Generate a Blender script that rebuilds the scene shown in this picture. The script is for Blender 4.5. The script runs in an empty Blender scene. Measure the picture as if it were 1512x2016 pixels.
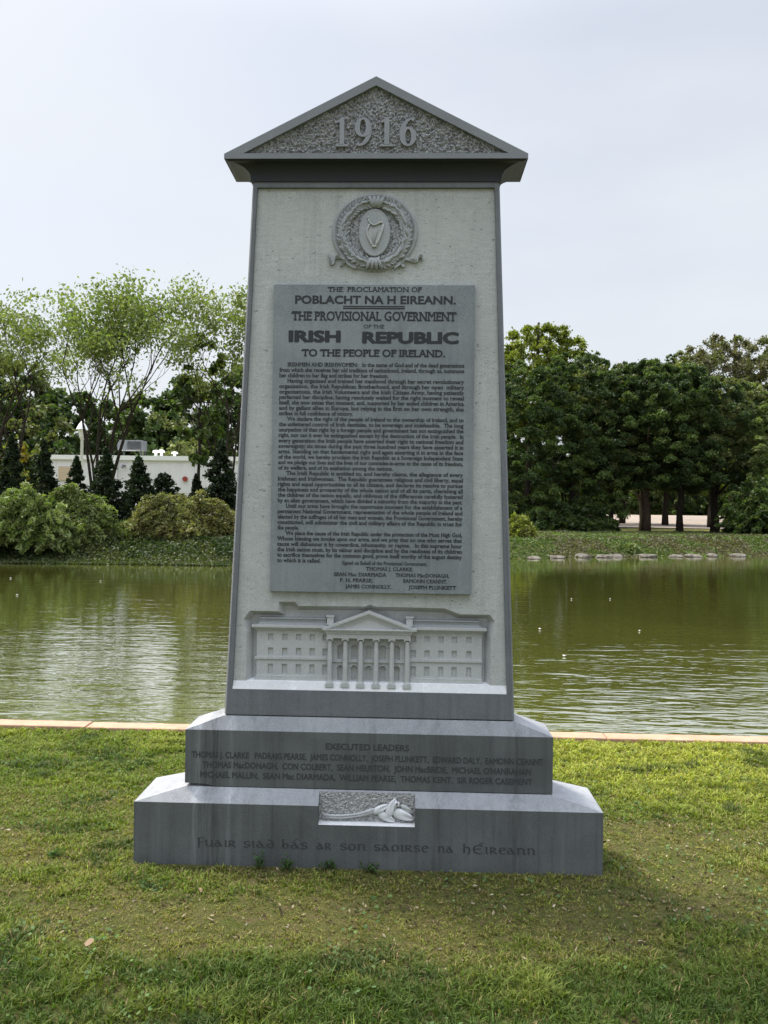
import bpy, bmesh, math, random
import numpy as np
from mathutils import Vector, Matrix, noise as mnoise
from mathutils.geometry import tessellate_polygon

R = math.radians
random.seed(7)
rng = np.random.default_rng(11)
SC = bpy.context.scene
COL = SC.collection

# ------------------------------------------------------------------ camera
FPX, CXP, CYP = 1560.0, 756.0, 1008.0
CAM = Vector((0.17, -3.65, 1.6))
YAW, PITCH, ROLL = 0.0314, -0.0051, 0.0129
ROT = (Matrix.Rotation(YAW, 3, 'Z') @ Matrix.Rotation(math.pi / 2 + PITCH, 3, 'X') @ Matrix.Rotation(ROLL, 3, 'Z'))
cd = bpy.data.cameras.new("camera")
cd.sensor_fit = 'HORIZONTAL'
cd.sensor_width = 36.0
cd.lens = 36.0 * FPX / 1512.0
cd.clip_start, cd.clip_end = 0.05, 3000
cam = bpy.data.objects.new("camera", cd)
cam.matrix_world = Matrix.Translation(CAM) @ ROT.to_4x4()
COL.objects.link(cam)
SC.camera = cam

# ------------------------------------------------------------------ sky, sun, exposure
SUN_EL, SUN_AZ = R(56), R(-62)          # azimuth from +Y towards +X (negative: to the left, behind the monument)
w = bpy.data.worlds.new("World")
SC.world = w
w.use_nodes = True
nt = w.node_tree
nt.nodes.clear()
out = nt.nodes.new('ShaderNodeOutputWorld')
bg = nt.nodes.new('ShaderNodeBackground')
sky = nt.nodes.new('ShaderNodeTexSky')
sky.sky_type = 'NISHITA'
sky.sun_disc = False
sky.sun_elevation = SUN_EL
sky.sun_rotation = SUN_AZ
sky.air_density = 1.0
sky.dust_density = 4.0
sky.ozone_density = 1.0
tc = nt.nodes.new('ShaderNodeTexCoord')
mp = nt.nodes.new('ShaderNodeMapping')
mp.inputs['Scale'].default_value = (1.0, 1.0, 3.0)
nz = nt.nodes.new('ShaderNodeTexNoise')
nz.inputs['Scale'].default_value = 1.6
nz.inputs['Detail'].default_value = 5.0
rp = nt.nodes.new('ShaderNodeValToRGB')
rp.color_ramp.elements[0].position = 0.35
rp.color_ramp.elements[0].color = (0.6, 0.6, 0.6, 1)
rp.color_ramp.elements[1].position = 0.68
rp.color_ramp.elements[1].color = (0.9, 0.9, 0.9, 1)
mx = nt.nodes.new('ShaderNodeMix')
mx.data_type = 'RGBA'
mx.inputs['B'].default_value = (4.95, 5.15, 5.42, 1)     # thin high cloud veil
nt.links.new(tc.outputs['Generated'], mp.inputs['Vector'])
nt.links.new(mp.outputs['Vector'], nz.inputs['Vector'])
nt.links.new(nz.outputs['Fac'], rp.inputs['Fac'])
nt.links.new(rp.outputs['Color'], mx.inputs['Factor'])
nt.links.new(sky.outputs['Color'], mx.inputs['A'])
# hazy overcast: the sky grows brighter towards the zenith
sx = nt.nodes.new('ShaderNodeSeparateXYZ')
nt.links.new(tc.outputs['Generated'], sx.inputs[0])
zr = nt.nodes.new('ShaderNodeMapRange')
zr.interpolation_type = 'SMOOTHSTEP'
zr.inputs[1].default_value, zr.inputs[2].default_value = 0.50, 0.95
zr.inputs[3].default_value, zr.inputs[4].default_value = 1.0, 4.2
nt.links.new(sx.outputs['Z'], zr.inputs[0])
vm = nt.nodes.new('ShaderNodeVectorMath')
vm.operation = 'SCALE'
nt.links.new(mx.outputs['Result'], vm.inputs[0])
nt.links.new(zr.outputs[0], vm.inputs['Scale'])
nt.links.new(vm.outputs[0], bg.inputs['Color'])
bg.inputs['Strength'].default_value = 0.1
nt.links.new(bg.outputs['Background'], out.inputs['Surface'])

sd = bpy.data.lights.new("sun", 'SUN')
sd.energy = 3.3
sd.angle = R(12)
sd.color = (1.0, 0.93, 0.8)
sun = bpy.data.objects.new("sun", sd)
sdir = Vector((math.sin(SUN_AZ) * math.cos(SUN_EL), math.cos(SUN_AZ) * math.cos(SUN_EL), math.sin(SUN_EL)))
sun.rotation_euler = sdir.to_track_quat('Z', 'Y').to_euler()
COL.objects.link(sun)

SC.view_settings.view_transform = 'Standard'
SC.view_settings.look = 'None'
SC.view_settings.exposure = 0.8
SC.view_settings.gamma = 1.0
SC.cycles.max_bounces = 6
SC.cycles.transparent_max_bounces = 8


# ------------------------------------------------------------------ helpers
def at(px, py, Y):
    """the point in the vertical plane y = Y seen at photo pixel (px, py)"""
    d = ROT @ Vector(((px - CXP) / FPX, -(py - CYP) / FPX, -1.0))
    t = (Y - CAM.y) / d.y
    return CAM + d * t


def tag(o, label=None, cat=None, group=None, kind=None):
    if label: o['label'] = label
    if cat: o['category'] = cat
    if group: o['group'] = group
    if kind: o['kind'] = kind
    return o


def empty(name, loc, label, cat, group=None):
    o = bpy.data.objects.new(name, None)
    o.empty_display_size = 0.2
    o.location = loc
    COL.objects.link(o)
    return tag(o, label, cat, group)


class MB:
    """collects geometry and links it as ONE mesh object"""
    def __init__(s):
        s.v, s.f = [], []

    def poly(s, pts):
        n = len(s.v)
        s.v += [tuple(p) for p in pts]
        s.f.append(tuple(range(n, n + len(pts))))

    def npoly(s, pts, flip=False):
        """concave polygon"""
        n = len(s.v)
        s.v += [tuple(p) for p in pts]
        for t in tessellate_polygon([[Vector(p) for p in pts]]):
            t = tuple(n + i for i in t)
            s.f.append(t[::-1] if flip else t)

    def box(s, x0, x1, y0, y1, z0, z1):
        n = len(s.v)
        s.v += [(x, y, z) for x in (x0, x1) for y in (y0, y1) for z in (z0, z1)]
        for q in ((0, 1, 3, 2), (4, 6, 7, 5), (0, 4, 5, 1), (2, 3, 7, 6), (0, 2, 6, 4), (1, 5, 7, 3)):
            s.f.append(tuple(n + i for i in q))

    def hexa(s, bot, top):
        """eight corners: bottom ring, top ring (4 each, same order)"""
        n = len(s.v)
        s.v += [tuple(p) for p in bot] + [tuple(p) for p in top]
        s.f += [tuple(n + i for i in q) for q in ((3, 2, 1, 0), (4, 5, 6, 7), (0, 1, 5, 4), (1, 2, 6, 5), (2, 3, 7, 6), (3, 0, 4, 7))]

    def prism(s, pts2, y0, y1, fn=None):
        """2-D outline (x,z), extruded from y0 (front) to y1 (back)"""
        fr = [(x, y0, z) for x, z in pts2]
        bk = [(x, y1, z) for x, z in pts2]
        s.npoly(fr)
        s.npoly(bk, True)
        k = len(pts2)
        for i in range(k):
            j = (i + 1) % k
            s.poly([fr[i], fr[j], bk[j], bk[i]])

    def tube(s, pts, rad, n=8, cap=True):
        pts = [Vector(p) for p in pts]
        base = len(s.v)
        m = len(pts)
        up = None
        for i, p in enumerate(pts):
            d = (pts[min(i + 1, m - 1)] - pts[max(i - 1, 0)]).normalized()
            if up is None:
                up = d.orthogonal().normalized()
            else:
                up = (up - d * up.dot(d))
                up = up.normalized() if up.length > 1e-6 else d.orthogonal().normalized()
            b = d.cross(up)
            r = rad[i] if hasattr(rad, '__len__') else rad
            for k in range(n):
                a = 2 * math.pi * k / n
                s.v.append(tuple(p + (up * math.cos(a) + b * math.sin(a)) * r))
        for i in range(m - 1):
            for k in range(n):
                k2 = (k + 1) % n
                s.f.append((base + i * n + k, base + i * n + k2, base + (i + 1) * n + k2, base + (i + 1) * n + k))
        if cap:
            s.f.append(tuple(base + k for k in range(n))[::-1])
            s.f.append(tuple(base + (m - 1) * n + k for k in range(n)))

    def lathe(s, prof, c, n=16, sx=1, sy=1):
        """profile (r,z) about the vertical axis through c"""
        base = len(s.v)
        for r, z in prof:
            for k in range(n):
                a = 2 * math.pi * k / n
                s.v.append((c[0] + r * math.cos(a) * sx, c[1] + r * math.sin(a) * sy, c[2] + z))
        for i in range(len(prof) - 1):
            for k in range(n):
                k2 = (k + 1) % n
                s.f.append((base + i * n + k, base + i * n + k2, base + (i + 1) * n + k2, base + (i + 1) * n + k))
        s.f.append(tuple(base + k for k in range(n))[::-1])
        s.f.append(tuple(base + (len(prof) - 1) * n + k for k in range(n)))

    def ellipsoid(s, c, ax, ay, az, nu=10, nv=6):
        """axes given as vectors"""
        base = len(s.v)
        c, ax, ay, az = Vector(c), Vector(ax), Vector(ay), Vector(az)
        for i in range(nv + 1):
            t = math.pi * i / nv
            for k in range(nu):
                a = 2 * math.pi * k / nu
                s.v.append(tuple(c + ax * math.sin(t) * math.cos(a) + ay * math.sin(t) * math.sin(a) + az * math.cos(t)))
        for i in range(nv):
            for k in range(nu):
                k2 = (k + 1) % nu
                s.f.append((base + i * nu + k, base + (i + 1) * nu + k, base + (i + 1) * nu + k2, base + i * nu + k2))

    def build(s, name, m, parent=None, smooth=False, fix=True, bevel=0):
        me = bpy.data.meshes.new(name)
        me.from_pydata(s.v, [], s.f)
        if fix:
            bm = bmesh.new()
            bm.from_mesh(me)
            bmesh.ops.remove_doubles(bm, verts=bm.verts, dist=1e-5)
            bmesh.ops.recalc_face_normals(bm, faces=bm.faces)
            bm.to_mesh(me)
            bm.free()
        me.materials.append(m)
        if smooth:
            for p in me.polygons:
                p.use_smooth = True
        o = bpy.data.objects.new(name, me)
        COL.objects.link(o)
        if parent:
            o.parent = parent
        if bevel:
            b = o.modifiers.new('bevel', 'BEVEL')
            b.width = bevel
            b.segments = 2
            b.limit_method = 'ANGLE'
            b.angle_limit = R(25)
        return o


def np_mesh(name, verts, nper, m, parent=None, tint=None, smooth=False):
    """one mesh of equal n-gons from a numpy array (F*nper,3)"""
    F = len(verts) // nper
    me = bpy.data.meshes.new(name)
    me.vertices.add(len(verts))
    me.vertices.foreach_set('co', np.ascontiguousarray(verts, dtype=np.float32).ravel())
    me.loops.add(len(verts))
    me.loops.foreach_set('vertex_index', np.arange(len(verts), dtype=np.int32))
    me.polygons.add(F)
    me.polygons.foreach_set('loop_start', np.arange(F, dtype=np.int32) * nper)
    if tint is not None:
        a = me.attributes.new('tint', 'FLOAT_COLOR', 'FACE')
        c = np.ones((F, 4), dtype=np.float32)
        c[:, :3] = tint
        a.data.foreach_set('color', c.ravel())
    me.update(calc_edges=True)
    me.validate()
    me.materials.append(m)
    o = bpy.data.objects.new(name, me)
    COL.objects.link(o)
    if parent:
        o.parent = parent
    return o


def vnoise(x, y, seed=0):
    """2-D value noise, arrays"""
    def h(i, j):
        n = (i * 374761393 + j * 668265263 + seed * 1442695041) & 0x7fffffff
        n = ((n ^ (n >> 13)) * 1274126177) & 0x7fffffff
        return ((n ^ (n >> 16)) & 0xffff) / 65535.0
    xi, yi = np.floor(x).astype(np.int64), np.floor(y).astype(np.int64)
    fx, fy = x - xi, y - yi
    fx, fy = fx * fx * (3 - 2 * fx), fy * fy * (3 - 2 * fy)
    return (h(xi, yi) * (1 - fx) + h(xi + 1, yi) * fx) * (1 - fy) + (h(xi, yi + 1) * (1 - fx) + h(xi + 1, yi + 1) * fx) * fy


def fbm(x, y, seed=0):
    return 0.55 * vnoise(x, y, seed) + 0.3 * vnoise(x * 2.3, y * 2.3, seed + 1) + 0.15 * vnoise(x * 5.1, y * 5.1, seed + 2)


def sstep(a, b, x):
    t = np.clip((x - a) / (b - a), 0, 1)
    return t * t * (3 - 2 * t)


# ------------------------------------------------------------------ materials
class NT:
    def __init__(s, name):
        s.m = bpy.data.materials.new(name)
        s.m.use_nodes = True
        s.t = s.m.node_tree
        s.t.nodes.clear()
        s.out = s.t.nodes.new('ShaderNodeOutputMaterial')
        s.b = s.t.nodes.new('ShaderNodeBsdfPrincipled')
        s.t.links.new(s.b.outputs[0], s.out.inputs['Surface'])
        s.co = s.t.nodes.new('ShaderNodeTexCoord').outputs['Object']

    def set(s, node, k, val):
        if val is None: return
        if isinstance(val, bpy.types.NodeSocket):
            s.t.links.new(val, node.inputs[k])
        else:
            node.inputs[k].default_value = val

    def noise(s, scale, detail=3, rough=0.55, vec=None, stretch=None, dist=0):
        n = s.t.nodes.new('ShaderNodeTexNoise')
        v = vec or s.co
        if stretch:
            m = s.t.nodes.new('ShaderNodeMapping')
            m.inputs['Scale'].default_value = stretch
            s.t.links.new(v, m.inputs['Vector'])
            v = m.outputs[0]
        s.t.links.new(v, n.inputs['Vector'])
        n.inputs['Scale'].default_value = scale
        n.inputs['Detail'].default_value = detail
        n.inputs['Roughness'].default_value = rough
        n.inputs['Distortion'].default_value = dist
        return n.outputs['Fac']

    def voro(s, scale, stretch=None):
        n = s.t.nodes.new('ShaderNodeTexVoronoi')
        v = s.co
        if stretch:
            m = s.t.nodes.new('ShaderNodeMapping')
            m.inputs['Scale'].default_value = stretch
            s.t.links.new(v, m.inputs['Vector'])
            v = m.outputs[0]
        s.t.links.new(v, n.inputs['Vector'])
        n.inputs['Scale'].default_value = scale
        return n.outputs['Distance']

    def ramp(s, fac, a, b, ca=(0, 0, 0, 1), cb=(1, 1, 1, 1)):
        r = s.t.nodes.new('ShaderNodeValToRGB')
        e = r.color_ramp.elements
        e[0].position, e[1].position = a, b
        e[0].color, e[1].color = ca, cb
        s.t.links.new(fac, r.inputs['Fac'])
        return r.outputs['Color']

    def mix(s, fac, a, b, mode='MIX'):
        m = s.t.nodes.new('ShaderNodeMix')
        m.data_type = 'RGBA'
        m.blend_type = mode
        s.set(m, 'Factor', fac)
        for k, v in (('A', a), ('B', b)):
            if isinstance(v, tuple) and len(v) == 3: v = v + (1,)
            s.set(m, k, v)
        return m.outputs['Result']

    def math(s, op, a, b=None):
        m = s.t.nodes.new('ShaderNodeMath')
        m.operation = op
        s.set(m, 0, a)
        s.set(m, 1, b)
        return m.outputs[0]

    def bump(s, h, strength=0.3, dist=0.01, normal=None):
        b = s.t.nodes.new('ShaderNodeBump')
        b.inputs['Strength'].default_value = strength
        b.inputs['Distance'].default_value = dist
        s.t.links.new(h, b.inputs['Height'])
        if normal is not None:
            s.t.links.new(normal, b.inputs['Normal'])
        return b.outputs[0]

    def end(s, col=None, rough=None, normal=None, spec=None):
        if isinstance(col, tuple) and len(col) == 3: col = col + (1,)
        s.set(s.b, 'Base Color', col)
        s.set(s.b, 'Roughness', rough)
        s.set(s.b, 'Normal', normal)
        s.set(s.b, 'Specular IOR Level', spec)
        return s.m


def stone(name, col, light, dark, speck=0.5, streak=0.0, rough=0.6, pits=0.0, bump=0.25, stain=None, runs=()):
    col, light, dark = [(c_[0] * .985, c_[1] * .995, c_[2] * 1.0) for c_ in (col, light, dark)]
    n = NT(name)
    blot = n.noise(3.2, 6, 0.65, dist=.4)
    c = n.mix(n.ramp(blot, 0.36, 0.66), dark, light)
    c = n.mix(0.3, c, col)
    lich = n.noise(13, 6, 0.75, dist=.6)                       # pale weathered patches and dark damp ones
    c = n.mix(n.ramp(lich, 0.56, 0.70, cb=(.55, .55, .55, 1)), c, tuple(min(1, x * 1.45) for x in col))
    c = n.mix(n.ramp(n.noise(8, 6, 0.75), 0.56, 0.72, cb=(.5, .5, .5, 1)), c, tuple(x * .62 for x in col))
    fine = n.noise(260, 3, 0.7)
    c = n.mix(speck, c, n.mix(n.ramp(fine, 0.3, 0.7), tuple(x * 0.45 for x in col), tuple(min(1, x * 1.75) for x in col)))
    if streak:
        st = n.noise(1.0, 4, 0.65, stretch=(26, 26, 1.1))
        c = n.mix(n.math('MULTIPLY', n.ramp(st, 0.5, 0.72), streak), c, tuple(x * 0.38 for x in col))
        st2 = n.noise(1.0, 4, 0.65, stretch=(17, 17, 0.9))
        c = n.mix(n.math('MULTIPLY', n.ramp(st2, 0.58, 0.76), streak * 0.7), c, tuple(min(1, x * 2.0) for x in col))
    if stain:
        sp = n.noise(7, 6, 0.7)
        c = n.mix(n.ramp(sp, 0.55, 0.75, cb=(0.5, 0.5, 0.5, 1)), c, stain)
    if runs:
        sp_ = n.t.nodes.new('ShaderNodeSeparateXYZ')
        n.t.links.new(n.co, sp_.inputs[0])
        dn = n.noise(1.0, 5, 0.7, stretch=(60, 60, 3.0))
        for x0, wd, f_, up in runs:
            d_ = n.math('ABSOLUTE', n.math('SUBTRACT', sp_.outputs['X'], x0))
            mr_ = n.t.nodes.new('ShaderNodeMapRange')
            mr_.inputs[1].default_value, mr_.inputs[2].default_value = 0.0, wd
            mr_.inputs[3].default_value, mr_.inputs[4].default_value = 1.0, 0.0
            n.t.links.new(d_, mr_.inputs[0])
            k_ = n.math('MULTIPLY', mr_.outputs[0], n.ramp(dn, .38, .62))
            c = n.mix(n.math('MULTIPLY', k_, f_), c, tuple(min(1, x * up) for x in col))
    h = n.noise(180, 4, 0.7)
    if pits:
        p = n.ramp(n.noise(42, 2, 0.5, stretch=(1, 1, 1.9)), 0.68, 0.72)
        c = n.mix(n.math('MULTIPLY', p, pits), c, tuple(x * 0.28 for x in col))
        tool = n.noise(1.0, 3, 0.6, stretch=(22, 22, 70))
        c = n.mix(n.ramp(tool, 0.42, 0.7, cb=(0.28, 0.28, 0.28, 1)), c, tuple(x * 0.7 for x in col))
        h = n.math('ADD', h, n.math('MULTIPLY', tool, 0.8))
    return n.end(c, n.ramp(blot, 0.2, 0.8, (rough - .1,) * 3 + (1,), (rough + .12,) * 3 + (1,)), n.bump(h, bump, 0.004), 0.35)


M = {}
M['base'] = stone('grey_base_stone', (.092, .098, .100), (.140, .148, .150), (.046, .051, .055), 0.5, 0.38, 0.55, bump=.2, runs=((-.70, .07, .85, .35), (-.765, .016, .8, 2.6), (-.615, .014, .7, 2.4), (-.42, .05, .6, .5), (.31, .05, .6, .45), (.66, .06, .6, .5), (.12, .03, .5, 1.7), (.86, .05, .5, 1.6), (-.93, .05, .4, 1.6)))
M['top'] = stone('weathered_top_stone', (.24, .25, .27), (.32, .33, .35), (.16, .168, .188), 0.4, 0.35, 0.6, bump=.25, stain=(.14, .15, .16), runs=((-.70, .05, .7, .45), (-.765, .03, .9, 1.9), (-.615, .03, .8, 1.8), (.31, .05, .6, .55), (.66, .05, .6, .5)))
M['frame'] = stone('grey_frame_stone', (.125, .134, .148), (.170, .180, .194), (.085, .092, .104), 0.45, 0.3, 0.5)
M['cap'] = stone('grey_cap_stone', (.175, .185, .20), (.22, .232, .248), (.13, .139, .152), 0.45, 0.0, 0.55)
M['soffit'] = stone('shade_dark_cornice_stone', (.017, .020, .023), (.026, .030, .033), (.010, .012, .014), 0.4, 0.0, 0.6)  # shade under the overhang put into a near black stone colour
M['panel'] = stone('pale_tooled_panel_stone', (.395, .408, .400), (.465, .475, .462), (.325, .338, .335), 0.42, 0.28, 0.75, pits=0.65, bump=.4)
M['relief'] = stone('pale_carved_stone', (.40, .41, .41), (.46, .465, .46), (.33, .34, .35), 0.35, 0.0, 0.7, bump=.2)
M['ledge'] = stone('lit_pale_ledge_stone', (.62, .63, .65), (.68, .68, .70), (.52, .53, .55), 0.2, 0.0, 0.7, bump=.2)  # brightness of the skyward ledges and petal highlights put into the colour
M['medal'] = stone('carved_wreath_stone', (.29, .305, .315), (.36, .37, .375), (.20, .212, .225), 0.45, 0.0, 0.65, bump=.3)
M['plaque'] = stone('blue_grey_plaque_stone', (.185, .205, .22), (.26, .28, .292), (.125, .141, .155), 0.45, 0.25, 0.42, bump=.15, stain=(.26, .275, .28))
M['numeral'] = stone('pale_numeral_stone', (.23, .24, .26), (.27, .28, .30), (.19, .20, .22), 0.35, 0.0, 0.6)
M['ink'] = NT('dark_letter_paint').end((.013, .015, .019), 0.6)
M['ink_worn'] = NT('worn_letter_paint').end((.036, .039, .042), 0.65)


def rough_stone(name, ca, cb):
    n = NT(name)
    h = n.noise(95, 3, 0.6, dist=1.2)
    c = n.mix(n.ramp(h, 0.38, 0.62), ca, cb)
    return n.end(c, 0.75, n.bump(n.noise(170, 3, 0.6), 0.5, 0.006), 0.3)


M['hammered'] = rough_stone('hammered_grey_stone', (.105, .11, .12), (.38, .39, .405))
M['hammered_pale'] = rough_stone('hammered_pale_stone', (.19, .195, .20), (.42, .42, .42))


def leafmat(name, trans=0.35, rough=0.55, gloss=0.3):
    n = NT(name)
    a = n.t.nodes.new('ShaderNodeAttribute')
    a.attribute_name = 'tint'
    c = a.outputs['Color']
    n.end(c, rough, None, gloss)
    tr = n.t.nodes.new('ShaderNodeBsdfTranslucent')
    n.t.links.new(n.mix(1.0, c, (1.18, 1.38, 0.5), 'MULTIPLY'), tr.inputs['Color'])
    ms = n.t.nodes.new('ShaderNodeMixShader')
    ms.inputs[0].default_value = trans
    n.t.links.new(n.b.outputs[0], ms.inputs[1])
    n.t.links.new(tr.outputs[0], ms.inputs[2])
    n.t.links.new(ms.outputs[0], n.out.inputs['Surface'])
    return n.m


M['leaf'] = leafmat('leaf_foliage', 0.35)
M['grass'] = leafmat('grass_blades', 0.38, 0.6, 0.12)


def bark(name, a, b):
    n = NT(name)
    h = n.noise(6, 5, 0.65, stretch=(4, 4, 0.8))
    return n.end(n.mix(n.ramp(h, 0.35, 0.65), a, b), 0.9, n.bump(h, 0.8, 0.05), 0.1)


M['bark'] = bark('dark_bark', (.018, .014, .011), (.06, .048, .038))
M['bark_brown'] = bark('brown_bark', (.035, .024, .017), (.10, .07, .05))
M['bark_pale'] = bark('pale_bark', (.16, .12, .09), (.32, .25, .19))

# ------------------------------------------------------------------ ground, kerb, water
n = NT('lawn_soil')
p1 = n.noise(2.6, 5, 0.7)
c = n.mix(n.ramp(p1, 0.42, 0.60), (.130, .135, .045), (.090, .115, .028))
c = n.mix(n.ramp(n.noise(11, 5, 0.75), 0.50, 0.66), c, (.150, .125, .060))
c = n.mix(n.ramp(n.noise(24, 5, 0.75), 0.53, 0.66), c, (.045, .034, .020))
c = n.mix(n.ramp(n.noise(90, 4, 0.75), 0.52, 0.70), c, (.20, .165, .085))
M['ground'] = n.end(c, 0.95, n.bump(n.noise(38, 6, 0.75), 1.0, 0.05), 0.05)

shore_pts = [(-60, 19.5), (-14, 20.3), (-6, 20.8), (-2, 22), (3, 26), (8, 28.3), (16, 31), (60, 38)]
SX = np.array([p[0] for p in shore_pts], float)
SY = np.array([p[1] for p in shore_pts], float)
WATER_Z = -0.25
KERB_Y = 1.87


def shore(x):
    return np.interp(x, SX, SY) + 0.35 * (vnoise(np.asarray(x) * 0.6, np.asarray(x) * 0 + 3.1, 5) - 0.5)


def ground_z(x, y):
    x, y = np.asarray(x, float), np.asarray(y, float)
    d = y - shore(x)
    near = np.where(y < KERB_Y + 0.10, 0.0, -1.4)
    far = -1.4 + sstep(-2.5, 0.0, d) * 1.15 + sstep(0.0, 2.2, d) * 0.55 + sstep(15, 60, d) * 0.85 + sstep(100, 420, d) * 1.5
    far += np.where(d > 0, 0.06 * (vnoise(x * 0.9, y * 0.9, 9) - 0.5), 0)
    return np.where(d > -2.5, far, near)


xs = np.unique(np.concatenate([np.linspace(-600, -30, 20), np.linspace(-30, 34, 129), np.linspace(34, 600, 20)]))
ys = np.unique(np.concatenate([[-60, -20, -8], np.linspace(-6, KERB_Y + 0.09, 12), [KERB_Y + 0.11], np.linspace(3, 17, 8), np.linspace(17, 40, 93), np.linspace(40, 110, 50), np.linspace(115, 900, 25)]))
gx, gy = np.meshgrid(xs, ys)
gz = ground_z(gx, gy)
mb = MB()
mb.v = [tuple(p) for p in np.stack([gx, gy, gz], -1).reshape(-1, 3)]
W_ = len(xs)
mb.f = [(j * W_ + i, j * W_ + i + 1, (j + 1) * W_ + i + 1, (j + 1) * W_ + i) for j in range(len(ys) - 1) for i in range(W_ - 1)]
g = mb.build('ground', M['ground'], None, smooth=True, fix=False)
tag(g, kind='structure')

n = NT('pond_water')
v1 = n.noise(1.0, 3, 0.55, stretch=(0.85, 3.1, 1), dist=0.4)
v2 = n.noise(1.0, 2, 0.5, stretch=(3.6, 10.5, 1), dist=0.3)
calm = n.ramp(n.noise(0.16, 2, 0.5), 0.35, 0.65, (.5, .5, .5, 1), (1, 1, 1, 1))
# ripples die out towards the sheltered far side
sepy = n.t.nodes.new('ShaderNodeSeparateXYZ')
n.t.links.new(n.co, sepy.inputs[0])
mr = n.t.nodes.new('ShaderNodeMapRange')
mr.inputs[1].default_value, mr.inputs[2].default_value = 2.0, 17.0
mr.inputs[3].default_value, mr.inputs[4].default_value = 1.0, 0.22
n.t.links.new(sepy.outputs['Y'], mr.inputs[0])
h = n.math('ADD', n.math('MULTIPLY', v1, 0.62), n.math('MULTIPLY', v2, 0.22))
h = n.math('MULTIPLY', h, n.math('MULTIPLY', calm, mr.outputs[0]))
murk = n.mix(n.ramp(n.noise(0.35, 3), 0.35, 0.65), (.104, .112, .022), (.128, .136, .028))
n.set(n.b, 'IOR', 1.33)
lw = n.t.nodes.new('ShaderNodeLayerWeight')
lw.inputs['Blend'].default_value = 0.5
gl = n.t.nodes.new('ShaderNodeBsdfGlossy')
gl.inputs['Roughness'].default_value = 0.02
gl.inputs['Color'].default_value = (.97, .98, .95, 1)
wms = n.t.nodes.new('ShaderNodeMixShader')
mrf = n.t.nodes.new('ShaderNodeMapRange')
mrf.inputs[1].default_value, mrf.inputs[2].default_value = 0.45, 0.92
mrf.inputs[3].default_value, mrf.inputs[4].default_value = 0.18, 0.82
n.t.links.new(lw.outputs['Facing'], mrf.inputs[0])
n.t.links.new(mrf.outputs[0], wms.inputs[0])
n.t.links.new(n.b.outputs[0], wms.inputs[1])
n.t.links.new(gl.outputs[0], wms.inputs[2])
n.t.links.new(wms.outputs[0], n.out.inputs['Surface'])
wb_ = n.bump(h, 1.0, 0.036)
n.t.links.new(wb_, gl.inputs['Normal'])
M['water'] = n.end(murk, 0.05, wb_, 0.5)
mb = MB()
mb.poly([(-300, KERB_Y + 0.05, WATER_Z), (300, KERB_Y + 0.05, WATER_Z), (300, 60, WATER_Z), (-300, 60, WATER_Z)])
tag(mb.build('water', M['water'], fix=False), kind='structure')

n = NT('terracotta_kerb_concrete')
c = n.mix(n.ramp(n.noise(9, 5, 0.7), 0.35, 0.7), (.33, .19, .125), (.41, .26, .18))
c = n.mix(n.ramp(n.noise(60, 4, 0.7), 0.5, 0.8, cb=(.5, .5, .5, 1)), c, (.30, .19, .13))
M['kerb'] = n.end(c, 0.85, n.bump(n.noise(70, 4), 0.3, 0.006))
kt = empty('pond_kerb', (0, KERB_Y, 0), 'long low terracotta pink concrete kerb between the lawn and the pond', 'kerb')
for i in range(-9, 10):
    mb = MB()
    x0 = i * 1.22 + 0.35
    j = random.uniform(-.004, .004)
    mb.box(x0, x0 + 1.212, j, 0.14 + j, -0.5, 0.028 + random.uniform(-.003, .003))
    mb.build('kerb_block', M['kerb'], kt, bevel=0.008)

# ------------------------------------------------------------------ lettering
_fc = {}


def glyph_mesh(text, slab=0.0):
    """2-D outline triangles of a line of type: verts, faces, outward-oriented boundary edges"""
    cu = bpy.data.curves.new('type', 'FONT')
    cu.body = text
    cu.size = 1.0
    cu.resolution_u = 3
    o = bpy.data.objects.new('type', cu)
    COL.objects.link(o)
    bpy.context.view_layer.update()
    dg = bpy.context.evaluated_depsgraph_get()
    me = bpy.data.meshes.new_from_object(o.evaluated_get(dg))
    bm = bmesh.new()
    bm.from_mesh(me)
    bmesh.ops.remove_doubles(bm, verts=bm.verts, dist=1e-5)
    bm.verts.index_update()
    V = [(v.co.x, v.co.y) for v in bm.verts]
    F = []
    for f in bm.faces:
        q = [v.index for v in f.verts]
        ar = sum(V[q[i]][0] * V[q[(i + 1) % len(q)]][1] - V[q[(i + 1) % len(q)]][0] * V[q[i]][1] for i in range(len(q)))
        F.append(tuple(q if ar > 0 else q[::-1]))
    bm.free()
    cnt = {}
    for f in F:
        for a, b in zip(f, f[1:] + f[:1]):
            cnt[(a, b)] = cnt.get((a, b), 0) + 1
    B = [k for k in cnt if (k[1], k[0]) not in cnt]
    bpy.data.objects.remove(o)
    bpy.data.curves.remove(cu)
    bpy.data.meshes.remove(me)
    bars = []
    if slab:
        for a, b in B:
            (x0, y0), (x1, y1) = V[a], V[b]
            if abs(y0 - y1) < 0.006 and 0.035 < abs(x1 - x0) < 0.40:
                lo, hi = min(x0, x1), max(x0, x1)
                if abs(y0) < 0.04:
                    bars.append((lo - slab, hi + slab, y0 - .002, y0 + slab * 0.85))
                elif y0 > 0.58:
                    bars.append((lo - slab, hi + slab, y0 - slab * 0.85, y0 + .002))
    return V, F, B, bars


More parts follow.
